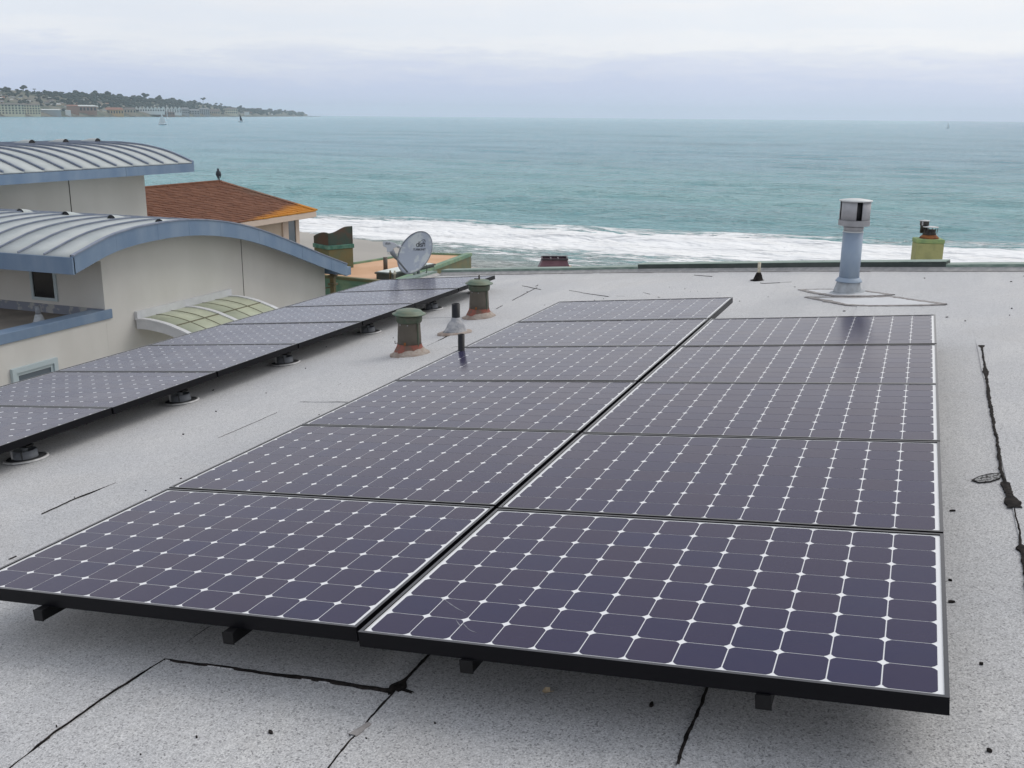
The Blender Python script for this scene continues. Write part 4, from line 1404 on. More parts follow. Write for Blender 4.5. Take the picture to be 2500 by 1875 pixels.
def our_roof():
    poly = [(-5.08, -4.5), (7.0, -4.5)] + [(u, v + 0.2) for u, v in reversed(BACK)]
    poly[-1] = (-5.08, 10.9)
    mb = MB().prism(poly, RW - 0.35, RW - 0.012)
    me = mb.mesh('roof', M['roof'])
    global ROOF
    bpy.data.objects.remove(ROOF)
    ROOF = bpy.data.objects.new('roof', me)
    COL.objects.link(ROOF)
    ROOF.matrix_world = RMW
    ROOF['kind'] = 'structure'
    pr = [(RM3 @ Vector((u, v, RW - 0.352))) for u, v in poly]
    n = len(pr)
    vs_ = [tuple(p) for p in pr] + [(p.x, p.y, GROUND) for p in pr]
    inv = RMW.inverted()
    vs_ = [tuple(inv @ Vector(v)) for v in vs_]
    MB().add(vs_, [(i, (i + 1) % n, n + (i + 1) % n, n + i) for i in range(n)]).build('wall', M['stucco'], ROOF)
    # sheets of mineral felt, each lapping its lower neighbour
    us = [-4.86, -4.21, -3.33, -2.45, -1.61, -0.775, 0.080, 0.957, 1.845, 2.73, 3.61, 4.49, 5.37, 6.25, 7.0]
    laps = {-2.45: [3.415], -0.775: [0.040, 6.2], -3.33: [6.9], -1.61: [7.4], }
    rs = random.Random(4)
    for i, (a, b) in enumerate(zip(us, us[1:])):
        ends = [-4.45] + laps.get(a, []) + [None]
        for j, (v0, v1) in enumerate(zip(ends, ends[1:])):
            nseg = 40
            vs_, fs = [], []
            for k_ in range(nseg + 1):
                f_ = k_ / nseg
                for s_, (u_, w_) in enumerate(((a, RW + (0.0045 if -2.6 < a < 2.0 else 0.0018)), (b + 0.05, RW - 0.0005))):
                    vb = back_v(u_) - 0.005 if v1 is None else v1 + 0.03
                    v_ = v0 + (vb - v0) * f_
                    jit = (0.006 * mnoise.noise((v_ * 3.0, u_, 0)) + 0.003 * mnoise.noise((v_ * 17.0, u_, 5.0))) if s_ == 0 else 0
                    if a == 1.845 and s_ == 0 and v_ > 5.2:
                        w_, jit = RW + 0.0002, 0
                    wv = 0.0015 * mnoise.noise((v_ * 5, u_ * 3, 2)) if s_ == 0 and not (a == 1.845 and v_ > 5.2) else 0
                    lift = 0.003 * (1 - f_) * (1 if j else 0)
                    vs_.append((u_ + jit, v_, w_ + wv + lift))
                    vs_.append((u_ + jit, v_, w_ - 0.006 + (0 if s_ == 0 else 0.001)))
            for k_ in range(nseg):
                o = k_ * 4
                fs += [(o, o + 2, o + 6, o + 4), (o + 1, o, o + 4, o + 5), (o + 3, o + 7, o + 6, o + 2)]
            fs += [(0, 1, 3, 2), (nseg * 4, nseg * 4 + 2, nseg * 4 + 3, nseg * 4 + 1)]
            MB().add(vs_, fs).build('roofing_sheet', M['roof'], ROOF)
    # tar that has bled out along the laps: irregular ribbons
    def ribbon(pts, w0, w1, m=M['tar'], name='tar_seam', seed=0, blobs=(), lift=0.0068, gaps=0.0, closed=True):
        """pts in photo pixels on the roof"""
        P_ = [rp(x, y) for x, y in pts]
        L = [0.0]
        for p, q in zip(P_, P_[1:]):
            L.append(L[-1] + (q - p).length)
        n = max(6, int(L[-1] / 0.011))
        n = min(n, 320)
        mb = MB()
        prev = None
        for i in range(n + 1):
            s_ = L[-1] * i / n
            j = max(k_ for k_ in range(len(L) - 1) if L[k_] <= s_ + 1e-9)
            f_ = (s_ - L[j]) / max(1e-6, L[j + 1] - L[j])
            p = P_[j].lerp(P_[j + 1], f_)
            d = (P_[j + 1] - P_[j]).normalized()
            nn = Vector((-d.y, d.x, 0))
            wd = (w0 + (w1 - w0) * i / n) * (0.65 + 0.9 * abs(mnoise.noise((s_ * 14, seed, 0.3))) + 0.8 * max(0, mnoise.noise((s_ * 5.0, seed + 3, 0.1))) + 0.55 * max(0, mnoise.noise((s_ * 45.0, seed, 2.1))))
            for bs, bw, bl in blobs:
                wd += bw * math.exp(-((s_ / L[-1] - bs) * L[-1] / bl) ** 2)
            off = 0.006 * mnoise.noise((s_ * 6, seed, 8)) + 0.003 * mnoise.noise((s_ * 25, seed, 9))
            show = mnoise.noise((s_ * 2.3, seed, 4.4)) > gaps - 0.55 if gaps else True
            a = p + nn * (off + wd / 2)
            b = p + nn * (off - wd / 2)
            sec = [(a.x, a.y, RW + 0.001), (a.x, a.y, RW + lift * 0.8), (p.x + nn.x * off, p.y + nn.y * off, RW + lift), (b.x, b.y, RW + lift * 0.8), (b.x, b.y, RW + 0.001)]
            if show:
                o = len(mb.v)
                mb.v += sec
                if prev is not None:
                    for q in range(4):
                        mb.f.append((prev + q, prev + q + 1, o + q + 1, o + q))
                        mb.s.append(False)
                prev = o
            else:
                prev = None
        if mb.f:
            mb.build(name, m, ROOF)
    ribbon([(0, 1677), (25, 1659), (110, 1590), (210, 1520), (300, 1460), (355, 1428)], 0.0045, 0.0055, seed=1)
    ribbon([(355, 1428), (405, 1390), (455, 1355), (520, 1310)], 0.005, 0.008, seed=2)
    ribbon([(355, 1428), (450, 1440), (560, 1455), (700, 1473), (790, 1487), (852, 1496)], 0.010, 0.014, seed=3, lift=0.0095)
    ribbon([(705, 1670), (760, 1600), (800, 1555), (850, 1497)], 0.005, 0.008, seed=4)
    ribbon([(850, 1497), (890, 1455), (935, 1412), (990, 1360)], 0.010, 0.008, seed=5, blobs=((0.06, 0.045, 0.03),), lift=0.0095)
    ribbon([(835, 1500), (862, 1488), (893, 1500)], 0.02, 0.012, seed=6, lift=0.0105)
    ribbon([(762, 1592), (782, 1577), (797, 1566)], 0.024, 0.018, M['tar_dusty'], seed=7, lift=0.0085)
    ribbon([(1464, 1655), (1470, 1630), (1485, 1590), (1510, 1535), (1530, 1485), (1550, 1430)], 0.011, 0.007, seed=8)
    ribbon([(2120, 748), (2127, 790), (2135, 850), (2143, 900)], 0.012, 0.016, seed=9, blobs=((0.45, 0.02, 0.10), (0.0, 0.03, 0.04)), lift=0.0095)
    ribbon([(2143, 900), (2155, 960), (2163, 1020), (2172, 1050)], 0.012, 0.014, seed=10, lift=0.0095)
    ribbon([(2170, 1045), (2178, 1065), (2186, 1086), (2192, 1100)], 0.032, 0.040, seed=11, lift=0.011)
    ribbon([(2192, 1100), (2200, 1140), (2205, 1180)], 0.005, 0.009, seed=12)
    ribbon([(2205, 1180), (2210, 1200), (2218, 1260), (2226, 1330)], 0.012, 0.018, seed=13, blobs=((0.05, 0.025, 0.02),), lift=0.0095)
    ribbon([(90, 1112), (155, 1082), (185, 1070), (250, 1045)], 0.002, 0.003, seed=14, blobs=((0.6, 0.006, 0.04),))
    ribbon([(303, 1020), (400, 978), (530, 923), (650, 870)], 0.0025, 0.0025, seed=15, gaps=0.6)
    ribbon([(652, 870), (700, 869), (752, 870)], 0.006, 0.012, seed=16, gaps=0.4)
    ribbon([(650, 870), (720, 838), (800, 800)], 0.003, 0.003, seed=17, gaps=0.7)
    ribbon([(916, 752), (945, 738), (975, 722)], 0.006, 0.009, seed=18)
    ribbon([(1072, 668), (1110, 648), (1140, 632), (1160, 622)], 0.007, 0.007, seed=19, gaps=0.4)
    ribbon([(1112, 642), (1140, 628), (1185, 605)], 0.006, 0.006, seed=20, gaps=0.5)
    ribbon([(975, 752), (1000, 748), (1030, 752)], 0.006, 0.004, seed=21)
    for i, l in enumerate([[(1128, 618), (1140, 620), (1152, 623), (1168, 626)], [(1230, 628), (1247, 631), (1262, 634)], [(1262, 634), (1290, 638), (1320, 642)],
                           [(1308, 660), (1320, 653), (1336, 647)], [(1390, 633), (1410, 638), (1425, 644)], [(1350, 648), (1385, 656)], [(1280, 640), (1350, 641)],
                           [(1571, 601), (1600, 608), (1650, 613), (1710, 610)], [(1500, 595), (1540, 598)], [(1765, 763), (1795, 770), (1830, 778)],
                           [(20, 1210), (90, 1180)], [(2030, 690), (2060, 693)], [(1620, 700), (1680, 702)], [(1765, 735), (1800, 738)]]):
        ribbon(l, 0.008, 0.008, seed=30 + i, gaps=0.45)
    # leaf-shaped skim of tar beside the right seam
    q = [rp(x, y, RW + 0.006) for x, y in ((2099, 1037), (2118, 1028), (2140, 1023), (2163, 1022), (2160, 1033), (2140, 1040), (2115, 1042))]
    mb = MB()
    n = len(q)
    mb.add([tuple(p) for p in q], [tuple(range(n))])
    leafm = mat('speckled_tar_skim', (0.33, 0.335, 0.34), 0.85, (0.03, 0.028, 0.028), 110.0, (0.44, 0.54))
    mb.build('tar_skim', leafm, ROOF)
    ql = q + [q[0]]
    for a, b in zip(ql, ql[1:]):
        mb2 = MB().bar((a.x, a.y, RW + 0.006), (b.x, b.y, RW + 0.006), 0.003, 0.003)
        mb2.build('tar_seam', M['tar'], ROOF)
    # small scraps and tar spots
    rs = random.Random(9)
    mb = MB()
    spots = [(2055, 1302, .006), (2058, 1105, .005), (2052, 1255, .004), (2120, 1436, .005), (2137, 1624, .006), (1407, 1525, .006), (585, 1584, .005), (1990, 470, 0)]
    for i in range(150):
        u, v = rs.uniform(-4.5, 3.0), rs.uniform(-0.6, 9.0)
        spots.append((u, v, -rs.uniform(0.0012, 0.0032) * (1 + max(0, v) * 0.15)))
    for a, b, r_ in spots:
        if r_ == 0:
            continue
        p = rp(a, b) if r_ > 0 else Vector((a, b, 0))
        r_ = abs(r_)
        an = rs.uniform(0, 6)
        el = rs.uniform(1.0, 2.6)
        n = 7
        pts = []
        for k_ in range(n):
            t_ = 2 * math.pi * k_ / n
            x, y = r_ * el * math.cos(t_) * rs.uniform(0.7, 1.2), r_ * math.sin(t_) * rs.uniform(0.7, 1.2)
            pts.append((p.x + x * math.cos(an) - y * math.sin(an), p.y + x * math.sin(an) + y * math.cos(an)))
        mb.prism(pts, RW + 0.001, RW + 0.007)
    o = mb.build('tar_spots', M['tar'], ROOF)
    o['kind'] = 'stuff'
    # smooth repair patches round the tall pipe
    def patch(pts, name='repair_patch'):
        P_ = [rp(x, y) for x, y in pts]
        c = sum(P_, Vector()) / len(P_)
        MB().prism([(p.x, p.y) for p in P_], RW + 0.004, RW + 0.0085).build(name, M['patch'], ROOF)
        n = len(pts)
        for i in range(n):
            a, b = pts[i], pts[(i + 1) % n]
            e = ((b[0] - a[0]) * 0.03, (b[1] - a[1]) * 0.03)
            m1 = ((a[0] * 2 + b[0]) / 3, (a[1] * 2 + b[1]) / 3)
            m2 = ((a[0] + b[0] * 2) / 3, (a[1] + b[1] * 2) / 3)
            ribbon([(a[0] - e[0], a[1] - e[1]), m1, m2, (b[0] + e[0], b[1] + e[1])], 0.05, 0.05, M['tar_dusty'], 'patch_sealant', 60 + i + int(a[0]), lift=0.0125)
    patch([(1728, 627), (1792, 626.5), (1850, 628), (1925, 638.5), (1880, 641), (1800, 640.5), (1760, 634)])
    patch([(1745, 643.5), (1840, 645), (1925, 642.5), (1975, 650), (2040, 659), (1990, 661), (1880, 662.2), (1830, 660)])
    # parapet: felt-covered curb with a metal edge, in lengths
    def lin(a, b, f_):
        return (a[0] + (b[0] - a[0]) * f_, a[1] + (b[1] - a[1]) * f_)
    uA, uB = -1.86, rp(2040, 576).x
    path_l = [(-4.85, -4.4), (-4.85, 10.67)]
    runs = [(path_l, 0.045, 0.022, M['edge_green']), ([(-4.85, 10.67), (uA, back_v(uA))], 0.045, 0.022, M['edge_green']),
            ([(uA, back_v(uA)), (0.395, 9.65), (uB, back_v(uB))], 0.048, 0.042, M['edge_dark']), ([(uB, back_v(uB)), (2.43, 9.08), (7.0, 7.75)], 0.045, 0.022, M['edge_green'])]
    for pth, hc, he, m in runs:
        mc, me_ = MB(), MB()
        pl = []
        for a, b in zip(pth, pth[1:]):
            for k_ in range(12):
                pl.append(lin(a, b, k_ / 12))
        pl.append(pth[-1])
        sc_, se_ = [], []
        for i, p in enumerate(pl):
            a, b = pl[max(0, i - 1)], pl[min(len(pl) - 1, i + 1)]
            d = Vector((b[0] - a[0], b[1] - a[1], 0)).normalized()
            nrm = Vector((-d.y, d.x, 0))
            jw = 0.004 * mnoise.noise((p[0] * 2, p[1] * 2, 0))
            jo = 0.012 * mnoise.noise((p[0] * 1.3, p[1] * 1.3, 5))
            P0 = Vector((p[0], p[1], 0))
            for off, w_ in ((-0.03 + jo, RW + 0.006), (0.055, RW + hc + jw), (0.19, RW + hc + jw), (0.19, RW - 0.3)):
                q = P0 + nrm * off
                mc.v.append((q.x, q.y, w_))
            for off, w_ in ((0.040, RW + hc - 0.012), (0.036, RW + hc + he), (0.205, RW + hc + he), (0.205, RW - 0.1)):
                q = P0 + nrm * off
                me_.v.append((q.x, q.y, w_ + jw))
        for mb in (mc, me_):
            for i in range(len(pl) - 1):
                for k_ in range(3):
                    mb.f.append((i * 4 + k_, i * 4 + k_ + 1, i * 4 + k_ + 5, i * 4 + k_ + 4))
                    mb.s.append(False)
            mb.f += [(3, 2, 1, 0), ((len(pl) - 1) * 4, (len(pl) - 1) * 4 + 1, (len(pl) - 1) * 4 + 2, (len(pl) - 1) * 4 + 3)]
            mb.s += [False, False]
        mc.build('parapet_curb', M['curb'], ROOF)
        me_.build('metal_edge', m, ROOF)
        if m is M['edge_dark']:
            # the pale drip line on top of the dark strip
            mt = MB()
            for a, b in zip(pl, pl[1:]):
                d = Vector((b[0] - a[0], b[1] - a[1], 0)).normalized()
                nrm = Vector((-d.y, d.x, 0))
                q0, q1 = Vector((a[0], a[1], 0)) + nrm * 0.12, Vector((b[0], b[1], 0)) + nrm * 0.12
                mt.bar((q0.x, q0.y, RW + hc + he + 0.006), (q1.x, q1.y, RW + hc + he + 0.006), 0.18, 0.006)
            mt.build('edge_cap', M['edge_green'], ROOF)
        # tar line where the curb meets the roof
        pts2 = MB()
        for a, b in zip(pl, pl[1:]):
            if mnoise.noise((a[0] * 1.7, a[1] * 1.7, 3)) > -0.25:
                pts2.bar((a[0], a[1] - 0.05, RW + 0.006), (b[0], b[1] - 0.05, RW + 0.006), 0.012, 0.005)
        if pts2.f:
            pts2.build('tar_seam', M['tar_dusty'], ROOF)


our_roof()


# ================================================================== OBJECTS
# ------------------------------------------------------------------ solar panels
PW, PD, PH = 1.559, 1.046, 0.046
NU, NV, CP = 12, 8, 0.126


def frame_mb():
    """black frame with a lip over the glass; origin at the near left top corner, z = 0 is the lip"""
    mb = MB()
    lip, th = 0.011, 0.0022
    for (x0, x1, y0, y1) in ((0, PW, 0, lip), (0, PW, PD - lip, PD), (0, lip, lip, PD - lip), (PW - lip, PW, lip, PD - lip)):
        mb.box(x0, x1, y0, y1, -th, 0)
    w = 0.0018
    z0 = -PH
    mb.box(0.0005, PW - 0.0005, 0.0005, w, z0, -th - 0.0004)
    mb.box(0.0005, PW - 0.0005, PD - w, PD - 0.0005, z0, -th - 0.0004)
    mb.box(0.0005, w, w, PD - w, z0, -th - 0.0004)
    mb.box(PW - w, PW - 0.0005, w, PD - w, z0, -th - 0.0004)
    for (x0, x1, y0, y1) in ((w, PW - w, w, 0.03), (w, PW - w, PD - 0.03, PD - w), (w, 0.03, 0.03, PD - 0.03), (PW - 0.03, PW - w, 0.03, PD - 0.03)):
        mb.box(x0, x1, y0, y1, z0, z0 + 0.002)
    return mb


def cell_mesh():
    h, c = 0.0613, 0.0135
    pts = []
    for sx, sy, a0 in ((1, 1, 0), (-1, 1, 90), (-1, -1, 180), (1, -1, 270)):
        a, b = ((h, h - c), (h - c, h)) if sx * sy > 0 else ((h - c, h), (h, h - c))
        p0, p1 = (sx * a[0], sy * a[1]), (sx * b[0], sy * b[1])
        mid = ((p0[0] + p1[0]) / 2 + sx * 0.0012, (p0[1] + p1[1]) / 2 + sy * 0.0012)
        pts += [p0, mid, p1]
    return MB().prism(pts, -0.0006, 0.0).mesh('solar_cell', M['cell'])


FRAME_ME = frame_mb().mesh('frame', M['frame'])
FRAME_ME.materials.append(M['lip'])
for q_ in FRAME_ME.polygons:
    if q_.center.z > -0.0005:
        q_.material_index = 1
BACK_ME = MB().box(0.0105, PW - 0.0105, 0.0105, PD - 0.0105, -0.0095, -0.0042).mesh('backsheet', M['backsheet'])
BACK_UNDER = MB().box(0.02, PW - 0.02, 0.02, PD - 0.02, -0.0125, -0.0098).mesh('rear_sheet', M['frame'])
CELL_ME = cell_mesh()
X0 = (PW - (NU - 1) * CP) / 2
Y0_ = (PD - (NV - 1) * CP) / 2


def add_panel(u, v, w, label, group):
    jr = random.Random(int(u * 977) + int(v * 613))
    tilt = Matrix.Rotation(jr.uniform(-0.0009, 0.0009), 3, 'X') @ Matrix.Rotation(jr.uniform(-0.0009, 0.0009), 3, 'Y') @ Matrix.Rotation(jr.uniform(-0.0006, 0.0006), 3, 'Z')
    root = empty('solar_panel', rw(u + jr.uniform(-0.001, 0.001), v + jr.uniform(-0.001, 0.001), w), RM3 @ tilt, label, 'solar panel', group)
    for nm, me in (('frame', FRAME_ME), ('backsheet', BACK_ME), ('rear_sheet', BACK_UNDER)):
        o = bpy.data.objects.new(nm, me)
        COL.objects.link(o)
        o.parent = root
    for j in range(NV):
        for i in range(NU):
            o = bpy.data.objects.new('solar_cell', CELL_ME)
            COL.objects.link(o)
            o.parent = root
            o.location = (X0 + i * CP, Y0_ + j * CP, -0.0034)
    return root


NEAR = 'solar panels of the large array in front'
LEFTG = 'solar panels of the long array beside the grey house'
P_MAIN, P_LEFT = 1.058, 1.062
lab_l = ['front left solar panel of the near array, cut by the left edge of the photo', 'second solar panel from the front in the left column of the near array',
         'third solar panel from the front in the left column of the near array', 'fourth solar panel from the front in the left column, just before the short black pipe',
         'fifth solar panel of the left column, its near corner by the short black pipe', 'farthest solar panel of the near array, alone behind the right column']
lab_r = ['front right solar panel of the near array with faint white streaks near its left corner', 'second solar panel from the front in the right column of the near array',
         'third solar panel from the front in the right column of the near array', 'fourth solar panel from the front in the right column of the near array',
         'rearmost solar panel of the right column, nearest the tall blue grey pipe']
for r in range(6):
    add_panel(-PW, r * P_MAIN, 0.0, lab_l[r], NEAR)
for r in range(5):
    pn = add_panel(0.022, r * P_MAIN - 0.026, 0.0, lab_r[r], NEAR)
    FRONT_RIGHT = pn if r == 0 else FRONT_RIGHT
UL, VL, WL = -3.2635, 1.4947, -0.0446
lab_f = ['nearest solar panel of the long left array, cut off by the left photo edge', 'second solar panel of the left array, below the low window of the grey house',
         'third solar panel of the left array, right of the low window', 'fourth solar panel of the left array, below the left end of the awning',
         'fifth solar panel of the left array, below the right end of the awning', 'sixth solar panel of the left array, behind the big green capped vent',
         'farthest solar panel of the left array, reflecting the satellite dish']
for r in range(7):
    add_panel(UL - PW, VL + r * P_LEFT, WL, lab_f[r], LEFTG)

# dried white streaks on the front right panel
for pts in ([(955, 1291), (985, 1312), (1010, 1325)], [(1000, 1345), (1015, 1360), (1030, 1366)], [(985, 1338), (995, 1352)], [(1120, 1293), (1132, 1300)]):
    P_ = [rp(x, y, -0.0030) for x, y in pts]
    P_ = interp([(p.x, p.y) for p in P_], 6)
    vs_ = []
    for i, p in enumerate(P_):
        d = (P_[min(i + 1, len(P_) - 1)] - P_[max(i - 1, 0)]).normalized()
        w_ = 0.0028 * (0.25 + abs(mnoise.noise((p.x * 60, p.y * 60, 0)))) * math.sin(math.pi * (i + 0.5) / len(P_))
        vs_ += [(p.x - d.y * w_ - 0.022, p.y + d.x * w_ + 0.026, -0.0030), (p.x + d.y * w_ - 0.022, p.y - d.x * w_ + 0.026, -0.0030)]
    MB().add(vs_, [(2 * i, 2 * i + 1, 2 * i + 3, 2 * i + 2) for i in range(len(P_) - 1)]).build('smear', M['smear'], FRONT_RIGHT)

# ------------------------------------------------------------------ rails
RAILS = 'black mounting rails under the near array'


def rail(u, v0, v1, wt, label, group, posts):
    root = empty('mounting_rail', rw(u, v0, wt), RM3, label, 'rail', group)
    MB().box(-0.018, 0.018, 0, v1 - v0, -0.038, -0.0005).build('rail', M['rail'], root, 0.002)
    MB().box(-0.020, 0.020, -0.004, -0.0002, -0.039, 0.0).build('end_cap', M['rail'], root, 0.001)
    for v in posts:
        MB().lathe([(0.018, RW - wt + 0.001), (0.018, -0.0385)], 12, (0, v - v0)).build('support_post', M['flash_dark'], root)


for u, v1, lb in ((-1.20, 6.33, 'leftmost black rail end showing below the front edge of the near array'), (-0.435, 6.33, 'black rail end below the front left panel, beside the cracked seam'),
                  (0.36, 5.28, 'black rail end below the left part of the front right panel'), (1.16, 5.28, 'rightmost black rail end below the front right panel')):
    rail(u, -0.032, v1, -PH, lb, RAILS, (0.9, 2.3, 3.7, 5.1))
FEETV = [0.49, 1.89, 3.205, 4.61, 6.0, 7.25]
UF = UL - 0.17
rail(UF, VL - 1.2, VL + 7 * P_LEFT + 0.02, WL - PH, 'black rail under the near edge of the long left array, above the ring feet', 'rails under the left array', ())
rail(UL - 1.25, VL - 1.2, VL + 7 * P_LEFT + 0.02, WL - PH, 'black rail under the far edge of the long left array', 'rails under the left array', (VL + 0.5, VL + 3.2, VL + 6.0))


def ring_foot():
    f = empty('ring_foot', (0, 0, 0))
    MB().lathe([(0.118, 0.0), (0.118, 0.006), (0.062, 0.010), (0.0, 0.010)], 32, cap=False).build('flange', M['flash_dark'], f)
    MB().lathe([(0.127, 0.0), (0.127, 0.008), (0.114, 0.010), (0.112, 0.0065)], 32, wob=lambda j, a: 0.02 * mnoise.noise((math.cos(a) * 3, math.sin(a) * 3, 1)), cap=False).build('sealant_ring', M['sealant'], f)
    MB().lathe([(0.070, 0.009), (0.068, 0.055), (0.062, 0.055), (0.063, 0.012)], 32, cap=False).build('collar', M['flash'], f)
    MB().box(-0.008, 0.008, -0.004, 0.004, 0.006, 0.058).build('collar_lap', M['sealant'], f, loc=(-0.045, -0.054, 0))
    MB().box(-0.002, 0.002, -0.004, 0.004, 0.008, 0.056).build('collar_lap', M['flash_dark'], f, loc=(0.036, -0.0605, 0))
    MB().lathe([(0.063, 0.012), (0.0, 0.012)], 24, cap=False).build('filler', M['flash_dark'], f)
    MB().lathe([(0.017, 0.011), (0.017, 0.086)], 14).build('post', M['flash'], f)
    MB().box(-0.05, 0.05, -0.03, 0.03, 0.072, 0.086).build('clamp', M['rail'], f, 0.002)
    return f


foot = ring_foot()
fm = child_map(foot)
labf = ['grey ring foot under the left array nearest the camera, by the left photo edge', 'second grey ring foot from the left under the long array edge', 'third grey ring foot from the left under the long array edge',
        'fourth ring foot, just left of the big green capped vent', 'ring foot peeking out right behind the big green capped vent', 'farthest ring foot, partly behind the small far green capped vent']
for i, v in enumerate(FEETV):
    o = foot if i == 0 else copy_tree(foot, fm)
    m = RM3.to_4x4()
    m.translation = rw(UF, VL + v, RW + 0.0045)
    o.matrix_world = m
    tag(o, labf[i], 'roof mount', 'ring feet of the left array')


# ------------------------------------------------------------------ roof vents
def green_vent(px, py, h, label, cap_pin):
    p = RM3 @ rp(px, py, RW)
    root = empty('roof_vent', p, None, label, 'roof vent', 'green capped roof vents')
    s = h / 0.40
    nz = lambda j, a: 0.10 * mnoise.noise((math.cos(a) * 2.2 + px, math.sin(a) * 2.2, j * 0.7)) + 0.05 * mnoise.noise((math.cos(a) * 6 + px, math.sin(a) * 6, j))
    sk = MB().lathe([(0.185 * s, -0.035), (0.18 * s, 0.008), (0.15 * s, 0.022 * s), (0.125 * s, 0.05 * s), (0.10 * s, 0.062 * s)], 40, wob=nz)
    sk.v = [(x, y, z + 0.097 * x) for x, y, z in sk.v]
    sk.build('mastic_skirt', M['mortar'], root)
    MB().lathe([(0.136 * s, 0.03 * s), (0.121 * s, 0.06 * s), (0.110 * s, 0.085 * s), (0.1075 * s, 0.10 * s)], 40,
               wob=lambda j, a: 0.03 * mnoise.noise((math.cos(a) * 5, math.sin(a) * 5, j * 2.0)), cap=False).build('red_base', M['vent_red'], root)
    MB().lathe([(0.1065 * s, 0.06 * s), (0.104 * s, 0.16 * s), (0.096 * s, 0.30 * s), (0.095 * s, 0.315 * s)], 40).build('body', M['vent_brown'], root)
    MB().box(0.0, 0.012, -0.006, 0.006, 0.07 * s, 0.31 * s).build('seam', M['vent_collar'], root, 0.002, loc=(0.093 * s, -0.03 * s, 0))
    MB().lathe([(0.104 * s, 0.288 * s), (0.113 * s, 0.300 * s), (0.116 * s, 0.345 * s), (0.113 * s, 0.350 * s), (0.09 * s, 0.350 * s)], 40).build('collar', M['vent_collar'], root)
    MB().lathe([(0.098 * s, 0.345 * s), (0.098 * s, 0.362 * s)], 32).build('dark_slot', M['dark_gap'], root)
    MB().lathe([(0.100 * s, 0.358 * s), (0.147 * s, 0.360 * s), (0.149 * s, 0.366 * s), (0.126 * s, 0.371 * s), (0.121 * s, 0.380 * s), (0.108 * s, 0.393 * s), (0.075 * s, 0.402 * s), (0.03 * s, 0.406 * s), (0.002, 0.407 * s)], 44).build('cap', M['vent_green'], root)
    if cap_pin:
        MB().lathe([(0.010, 0.40 * s), (0.008, 0.45 * s)], 8).build('pin', M['black_metal'], root)
        MB().box(-0.05, 0.0, -0.006, 0.006, 0.406 * s, 0.414 * s).build('strap', M['black_metal'], root)
    else:
        MB().tube([(-0.104 * s, -0.02, 0.098 * s), (-0.125 * s, -0.03, 0.092 * s), (-0.128 * s, -0.03, 0.115 * s)], 0.0035, 6).build('hook', M['black_metal'], root)
    for a in (-1.25, -2.0):
        MB().lathe([(0.005, 0.272 * s), (0.005, 0.280 * s)], 8, (0.1 * s * math.cos(a), 0.1 * s * math.sin(a))).build('screw', M['galv_cap'], root)
    MB().box(-0.008, 0.008, -0.006, 0.006, 0.098 * s, 0.125 * s).build('bolt', M['rust'], root, 0.002, loc=(0.01, -0.108 * s, 0))


green_vent(885, 765, 0.375, 'big green capped brown roof vent between the two arrays, nearest', False)
green_vent(1035, 685, 0.375, 'farther green capped brown vent at the end of the left array, pin on its cap', True)


def pipe_with_flashing():
    p = RM3 @ rp(985, 720, RW)
    root = empty('vent_pipe', p, None, 'black plumbing pipe in a wrinkled grey lead cone between the green capped vents', 'pipe')
    nz = lambda j, a: 0.14 * mnoise.noise((math.cos(a) * 2.5 + 3, math.sin(a) * 2.5, j * 0.9)) + 0.06 * mnoise.noise((math.cos(a) * 7, math.sin(a) * 7, j))
    sk = MB().lathe([(0.165, -0.025), (0.155, 0.012), (0.10, 0.022), (0.06, 0.024)], 36, wob=nz)
    sk.v = [(x - 0.015, y, z + 0.097 * x) for x, y, z in sk.v]
    sk.build('mastic_skirt', M['mortar'], root)
    MB().lathe([(0.118, 0.012), (0.100, 0.032), (0.085, 0.062), (0.070, 0.092), (0.050, 0.118), (0.044, 0.128), (0.041, 0.15)], 36, wob=lambda j, a: nz(j, a) * 0.6).build('lead_cone', M['lead'], root)
    MB().lathe([(0.0375, 0.02), (0.0375, 0.275), (0.033, 0.275), (0.033, 0.15)], 28, cap=False).build('pipe', M['black_pipe'], root)
    MB().lathe([(0.033, 0.2), (0.0, 0.2)], 16, cap=False).build('pipe_floor', M['dark_gap'], root)


pipe_with_flashing()


def short_pipe():
    p = RM3 @ (rp(1003.5, 757, 0.0) + Vector((-0.055, 0.02, 0)))
    q = RM3.transposed() @ p
    p = RM3 @ Vector((q.x, q.y, RW))
    root = empty('vent_pipe', p, None, 'short black pipe rising right beside the left edge of the near array', 'pipe')
    MB().lathe([(0.024, 0.0), (0.024, 0.335), (0.0205, 0.335), (0.0205, 0.25)], 24, cap=False).build('pipe', M['black_pipe'], root)
    MB().lathe([(0.0205, 0.29), (0.0, 0.29)], 14, cap=False).build('pipe_floor', M['dark_gap'], root)
    MB().lathe([(0.07, 0.0), (0.05, 0.02), (0.028, 0.05)], 20).build('lead_cone', M['lead'], root)


short_pipe()


def cream_stub():
    p = RM3 @ rp(1638, 606, RW)
    root = empty('stub_pipe', p, None, 'thin cream pipe in a dark tar cone near the back edge of the roof', 'pipe')
    nz = lambda j, a: 0.2 * mnoise.noise((math.cos(a) * 2.5 + 8, math.sin(a) * 2.5, j * 0.9))
    MB().lathe([(0.085, 0.0), (0.05, 0.012), (0.036, 0.06), (0.024, 0.085), (0.02, 0.09)], 22, wob=nz).build('tar_cone', M['tar'], root)
    MB().lathe([(0.0165, 0.05), (0.0165, 0.20)], 16).build('pipe', M['stub_cream'], root)


cream_stub()


